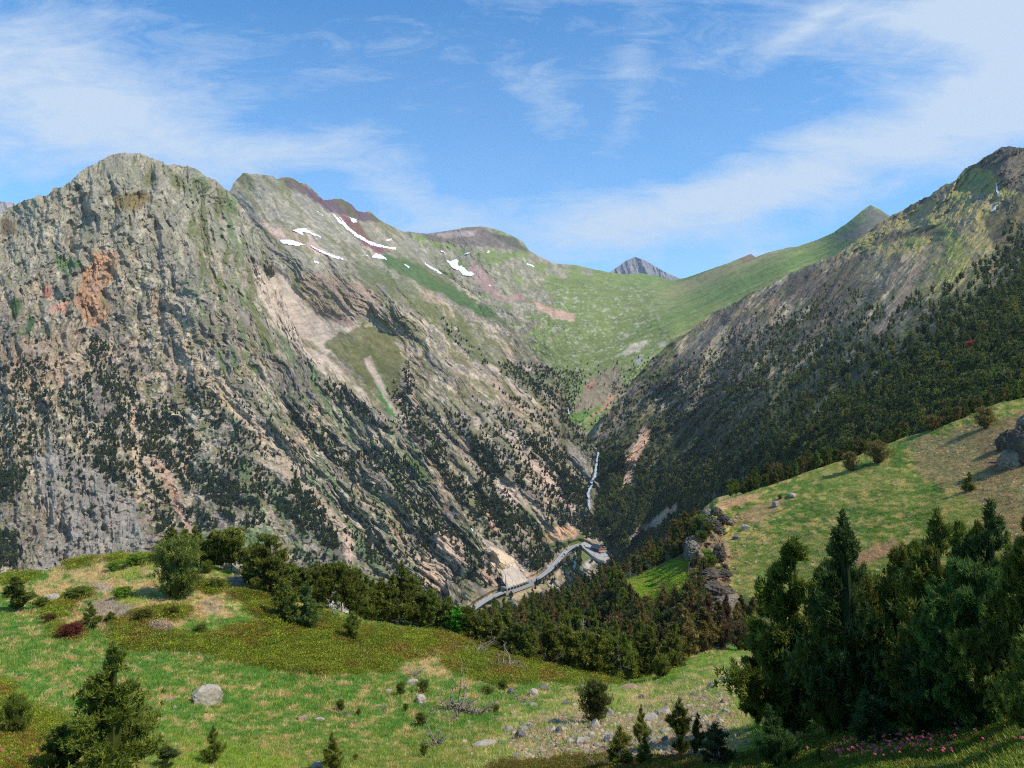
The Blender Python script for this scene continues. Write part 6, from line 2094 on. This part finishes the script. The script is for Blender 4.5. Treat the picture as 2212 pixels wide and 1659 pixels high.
# mountain hut
b0 = lotp(1291, 1190)
hut = bpy.data.objects.new('mountain_hut', None)
COL.objects.link(hut)
hut.location = b0
hut.rotation_euler = (0, 0, R(38))
hut['label'] = 'large hut with a dark pitched roof and orange timber gable beside the car park'
hut['category'] = 'building'
mb = MB()
mb.prism([(-8, -2), (8, -2), (8, 5.6), (0, 11), (-8, 5.6)], -11, 11)
link('wall', mb.mesh('wall'), M_wood_dk, hut)
mb = MB()
mb.prism([(-7.6, .6), (7.6, .6), (7.6, 5.5), (0, 10.4), (-7.6, 5.5)], -11.35, -11.05)
link('gable', mb.mesh('gable'), M_wood_or, hut, label='orange timber gable facing the car park')
mb = MB()
for sg in (-1, 1):
    mb.add([(sg * 9.4, -12.4, 4.9), (sg * 9.4, 12, 4.9), (0, 12, 11.5), (0, -12.4, 11.5), (sg * 9.4, -12.4, 5.5), (sg * 9.4, 12, 5.5), (0, 12, 12.1), (0, -12.4, 12.1)],
           [(0, 1, 2, 3), (7, 6, 5, 4), (0, 4, 5, 1), (2, 6, 7, 3), (0, 3, 7, 4), (1, 5, 6, 2)])
rf2 = link('roof', mb.mesh('roof'), M_roof, hut)
mb = MB()
mb.box((3, 2, 11.4), (1.4, 1.4, 3.6))
link('chimney', mb.mesh('chimney'), M_concrete, rf2)
for x_, z_ in ((-4.4, 3.6), (0, 3.6), (4.4, 3.6), (-2, 7.2), (2, 7.2)):
    mb = MB()
    mb.box((x_, -11.42, z_), (1.6, .12, 1.6))
    link('window', mb.mesh('window'), M_glass, hut)
mb = MB()
mb.box((0, -14.5, .3), (17, 6.5, 1.6))
link('terrace', mb.mesh('terrace'), M_concrete, hut)

# avalanche gallery over the road
ga, gb = Vector(P3(np.float64(1090), np.float64(1278), 1362)), Vector(P3(np.float64(1145), np.float64(1258), 1402))
d_ = gb - ga
Lg = math.hypot(d_.x, d_.y)
gal = bpy.data.objects.new('avalanche_gallery', None)
COL.objects.link(gal)
gal.location = ga
gal.rotation_euler = (0, -math.atan2(d_.z, Lg), math.atan2(d_.y, d_.x))
gal['label'] = 'concrete avalanche gallery with open pillared side covering the road'
gal['category'] = 'gallery'
mb = MB()
mb.box((Lg / 2, 0, 7.0), (Lg, 15, .9))
link('roof_slab', mb.mesh('roof_slab'), M_concrete, gal)
mb = MB()
mb.box((Lg / 2, 7.2, 3.2), (Lg - .4, .8, 6.6))
link('back_wall', mb.mesh('back_wall'), M_concrete, gal)
mb = MB()
mb.box((Lg / 2, -7.0, .9), (Lg - .4, .5, 1.2))
link('parapet', mb.mesh('parapet'), M_concrete, gal)
mb = MB()
mb.box((Lg / 2, -7.8, -2.2), (Lg + 6, 1.0, 5.0))
link('retaining_wall', mb.mesh('retaining_wall'), M_concrete, gal)
for q_ in range(9):
    mb = MB()
    mb.box((1 + q_ * (Lg - 2) / 8, -7.0, 3.3), (1.2, 1.0, 6.4))
    link('pillar', mb.mesh('pillar'), M_concrete, gal)
mb = MB()
mb.box((-.6, 0, 7.6), (1.0, 17, 2.4))
mb.box((-.6, 8.3, 3.4), (1.0, 2.0, 6.6))
mb.box((-.6, -8.0, 3.4), (1.0, 1.2, 6.6))
link('portal', mb.mesh('portal'), M_concrete, gal, label='pale portal frame at the downhill end')
# debris on the gallery roof
mb = MB()
r_ = random.Random(3)
nx, ny = 16, 7
V_ = []
for i in range(nx):
    for j in range(ny):
        V_.append((Lg / 2 + (i / (nx - 1) - .5) * (Lg - 6) * (1 - .07 * j) + r_.uniform(-2, 2) * (j > 0), -6.2 + j * 6.0, 7.5 + j * 3.6 + r_.uniform(-1.2, 1.2) - 3.0 * (i in (0, nx - 1))))
me_ = mk_mesh('debris_fan', np.array(V_), np.array([(i * ny + j, (i + 1) * ny + j, (i + 1) * ny + j + 1, i * ny + j + 1) for i in range(nx - 1) for j in range(ny - 1)]))
o = link('debris_fan', me_, M_debris, kind='structure')
o.location = gal.location
o.rotation_euler = gal.rotation_euler

# small bridge by the bend
pb_ = Vector(P3(np.float64(1246), np.float64(1181), 1524))
br = bpy.data.objects.new('bridge', None)
COL.objects.link(br)
br.location = pb_
br.rotation_euler = (0, 0, .5)
br['label'] = 'short road bridge over the white torrent at the bend'
br['category'] = 'bridge'
for nm, bx_, mt in (('deck', ((0, -3, -.1), (14, 7, .8)), M_concrete), ('abutment', ((-6, -3, -3), (2, 6, 5), ), M_concrete), ('abutment', ((6, -3, -3), (2, 6, 5)), M_concrete), ('parapet', ((0, -6.6, .9), (14, .5, 1.2)), M_concrete)):
    mb = MB()
    mb.box(*bx_)
    link(nm, mb.mesh(nm), mt, br)


# ------------------------------------------------------------------ cars
def car_parts(kind):
    Ls, W_, H_ = {'car': (4.4, 1.8, 1.45), 'van': (5.6, 2.0, 2.5), 'bus': (11, 2.5, 3.0)}[kind]
    body = MB()
    if kind == 'car':
        body.prism([(-2.2, .3), (2.2, .3), (2.2, .75), (1.3, .92), (.7, 1.42), (-1.1, 1.45), (-1.9, .95), (-2.2, .85)], -.9, .9)
    else:
        h = H_
        body.prism([(-Ls / 2, .35), (Ls / 2, .35), (Ls / 2, h * .45), (Ls / 2 - .5, h), (-Ls / 2, h)], -W_ / 2, W_ / 2)
    glass = MB()
    if kind == 'car':
        glass.prism([(1.22, .95), (.68, 1.36), (-1.05, 1.38), (-1.75, .97)], -.915, .915)
    else:
        glass.prism([(Ls / 2 - .1, H_ * .5), (Ls / 2 - .42, H_ * .86), (-Ls / 2 + .3, H_ * .86), (-Ls / 2 + .3, H_ * .5)], -W_ / 2 - .015, W_ / 2 + .015)
    wheel = MB()
    wheel.tube([(0, -.12, 0), (0, .12, 0)], [.34, .34], 12)
    return body.mesh('body'), glass.mesh('window_band'), wheel.mesh('wheel'), Ls, W_


CP = {k_: car_parts(k_) for k_ in ('car', 'van', 'bus')}
carmesh = {}


def car(kind, loc, rz, colr, label, name='parked_car', cat='car'):
    body, glass, wheel, Ls, W_ = CP[kind]
    if (kind, colr) not in carmesh:
        b_ = body.copy()
        b_.materials.append(M_paint[colr])
        carmesh[kind, colr] = b_
    if not glass.materials:
        glass.materials.append(M_glass)
        wheel.materials.append(M_rubber)
    ro = bpy.data.objects.new(name, None)
    COL.objects.link(ro)
    ro.location = loc
    ro.rotation_euler = (0, 0, rz)
    ro['label'] = label
    ro['category'] = cat
    ro['group'] = 'vehicles in the valley'
    link('body', carmesh[kind, colr], None, ro)
    link('window_band', glass, None, ro)
    for sx_ in (-1, 1):
        for sy_ in (-1, 1):
            o = link('wheel', wheel, None, ro)
            o.location = (sx_ * Ls * .32, sy_ * W_ * .46, .34)


def roadp(u, side=0.0):
    best = min(range(len(RD) - 1), key=lambda i: abs((RD[i].x / RD[i].y * F + CU) - u))
    d_ = RD[best + 1] - RD[best]
    n_ = Vector((d_.y, -d_.x, 0)).normalized()
    return RD[best] + n_ * side + Vector((0, 0, .52)), math.atan2(d_.y, d_.x)


for u, sd_, kd, cl_, lb in [(1227, -2, 'car', 'dark', 'dark car nearest the bend on the valley road'), (1222, 3, 'car', 'white', 'white car leading the two on the road'), (1218, 3.2, 'van', 'white', 'white van behind the white car on the road'),
                            (1216, 5.0, 'car', 'dark', 'dark car beside the white van on the verge'), (1211, 3, 'car', 'red', 'dark red car last in the row on the road')]:
    p_, a_ = roadp(u, sd_)
    car(kd, p_, a_, cl_, lb)
for u, v, a_, kd, cl_, lb in [(1264, 1181, -.9, 'van', 'white', 'white van at the entrance of the car park'), (1270, 1186, -.7, 'bus', 'silver', 'long grey-green coach along the car park edge'), (1280, 1197, .4, 'car', 'white', 'white car parked at the outer edge of the car park'),
                              (1284, 1200, .4, 'car', 'silver', 'silver car next to the white one at the outer edge'), (1288, 1203, .4, 'car', 'white', 'white car at the lower end of the parked three'), (1309, 1204, .2, 'van', 'white', 'white camper at the far end of the gravel lot')]:
    car(kd, lotp(u, v), a_, cl_, lb)
# yellow road sign before the gallery
p_, a_ = roadp(1084, 8)
sg_ = bpy.data.objects.new('road_sign', None)
COL.objects.link(sg_)
sg_.location = p_
sg_['label'] = 'bright yellow sign board beside the gallery portal'
sg_['category'] = 'sign'
mb = MB()
mb.box((0, 0, 2.2), (4.2, .2, 2.4))
link('board', mb.mesh('board'), M_paint['yellow'], sg_)
for x_ in (-1.4, 1.4):
    mb = MB()
    mb.box((x_, .2, 0), (.2, .2, 3.0))
    link('post', mb.mesh('post'), M_concrete, sg_)
# utility poles
for u, v, lb in [(1121, 1192, 'thin pole at the edge of the trees left of the earth bank'), (1203, 1212, 'thin pole beside the road among pines'), (1047, 1240, 'thin pole left of the gravel fan')]:
    p_ = LB.pos(u, v)
    pr_ = bpy.data.objects.new('utility_pole', None)
    COL.objects.link(pr_)
    pr_.location = p_
    pr_['label'] = lb
    pr_['category'] = 'pole'
    mb = MB()
    mb.tube([(0, 0, -1), (0, 0, 11)], [.3, .2], 6)
    link('shaft', mb.mesh('shaft'), M_concrete, pr_)
    mb = MB()
    mb.box((0, 0, 10.3), (2.4, .2, .2))
    link('crossarm', mb.mesh('crossarm'), M_concrete, pr_)

# ------------------------------------------------------------------ the air
mb = MB()
mb.box((0, 7450, 900), (26000, 16500, 3400))
hz = link('haze', mb.mesh('haze'), None, kind='stuff', label='thin blue air over the whole valley', category='haze')
hm_ = bpy.data.materials.new('haze')
hm_.use_nodes = True
hm_.node_tree.nodes.clear()
th = NT(hm_.node_tree)
pv_ = th.n('ShaderNodeVolumePrincipled')
pv_.inputs['Density'].default_value = 2.1e-5
pv_.inputs['Color'].default_value = (.80, .88, 1.0, 1)
pv_.inputs['Anisotropy'].default_value = 0.0
ho = th.n('ShaderNodeOutputMaterial')
hm_.node_tree.links.new(pv_.outputs[0], ho.inputs['Volume'])
hz.data.materials.append(hm_)
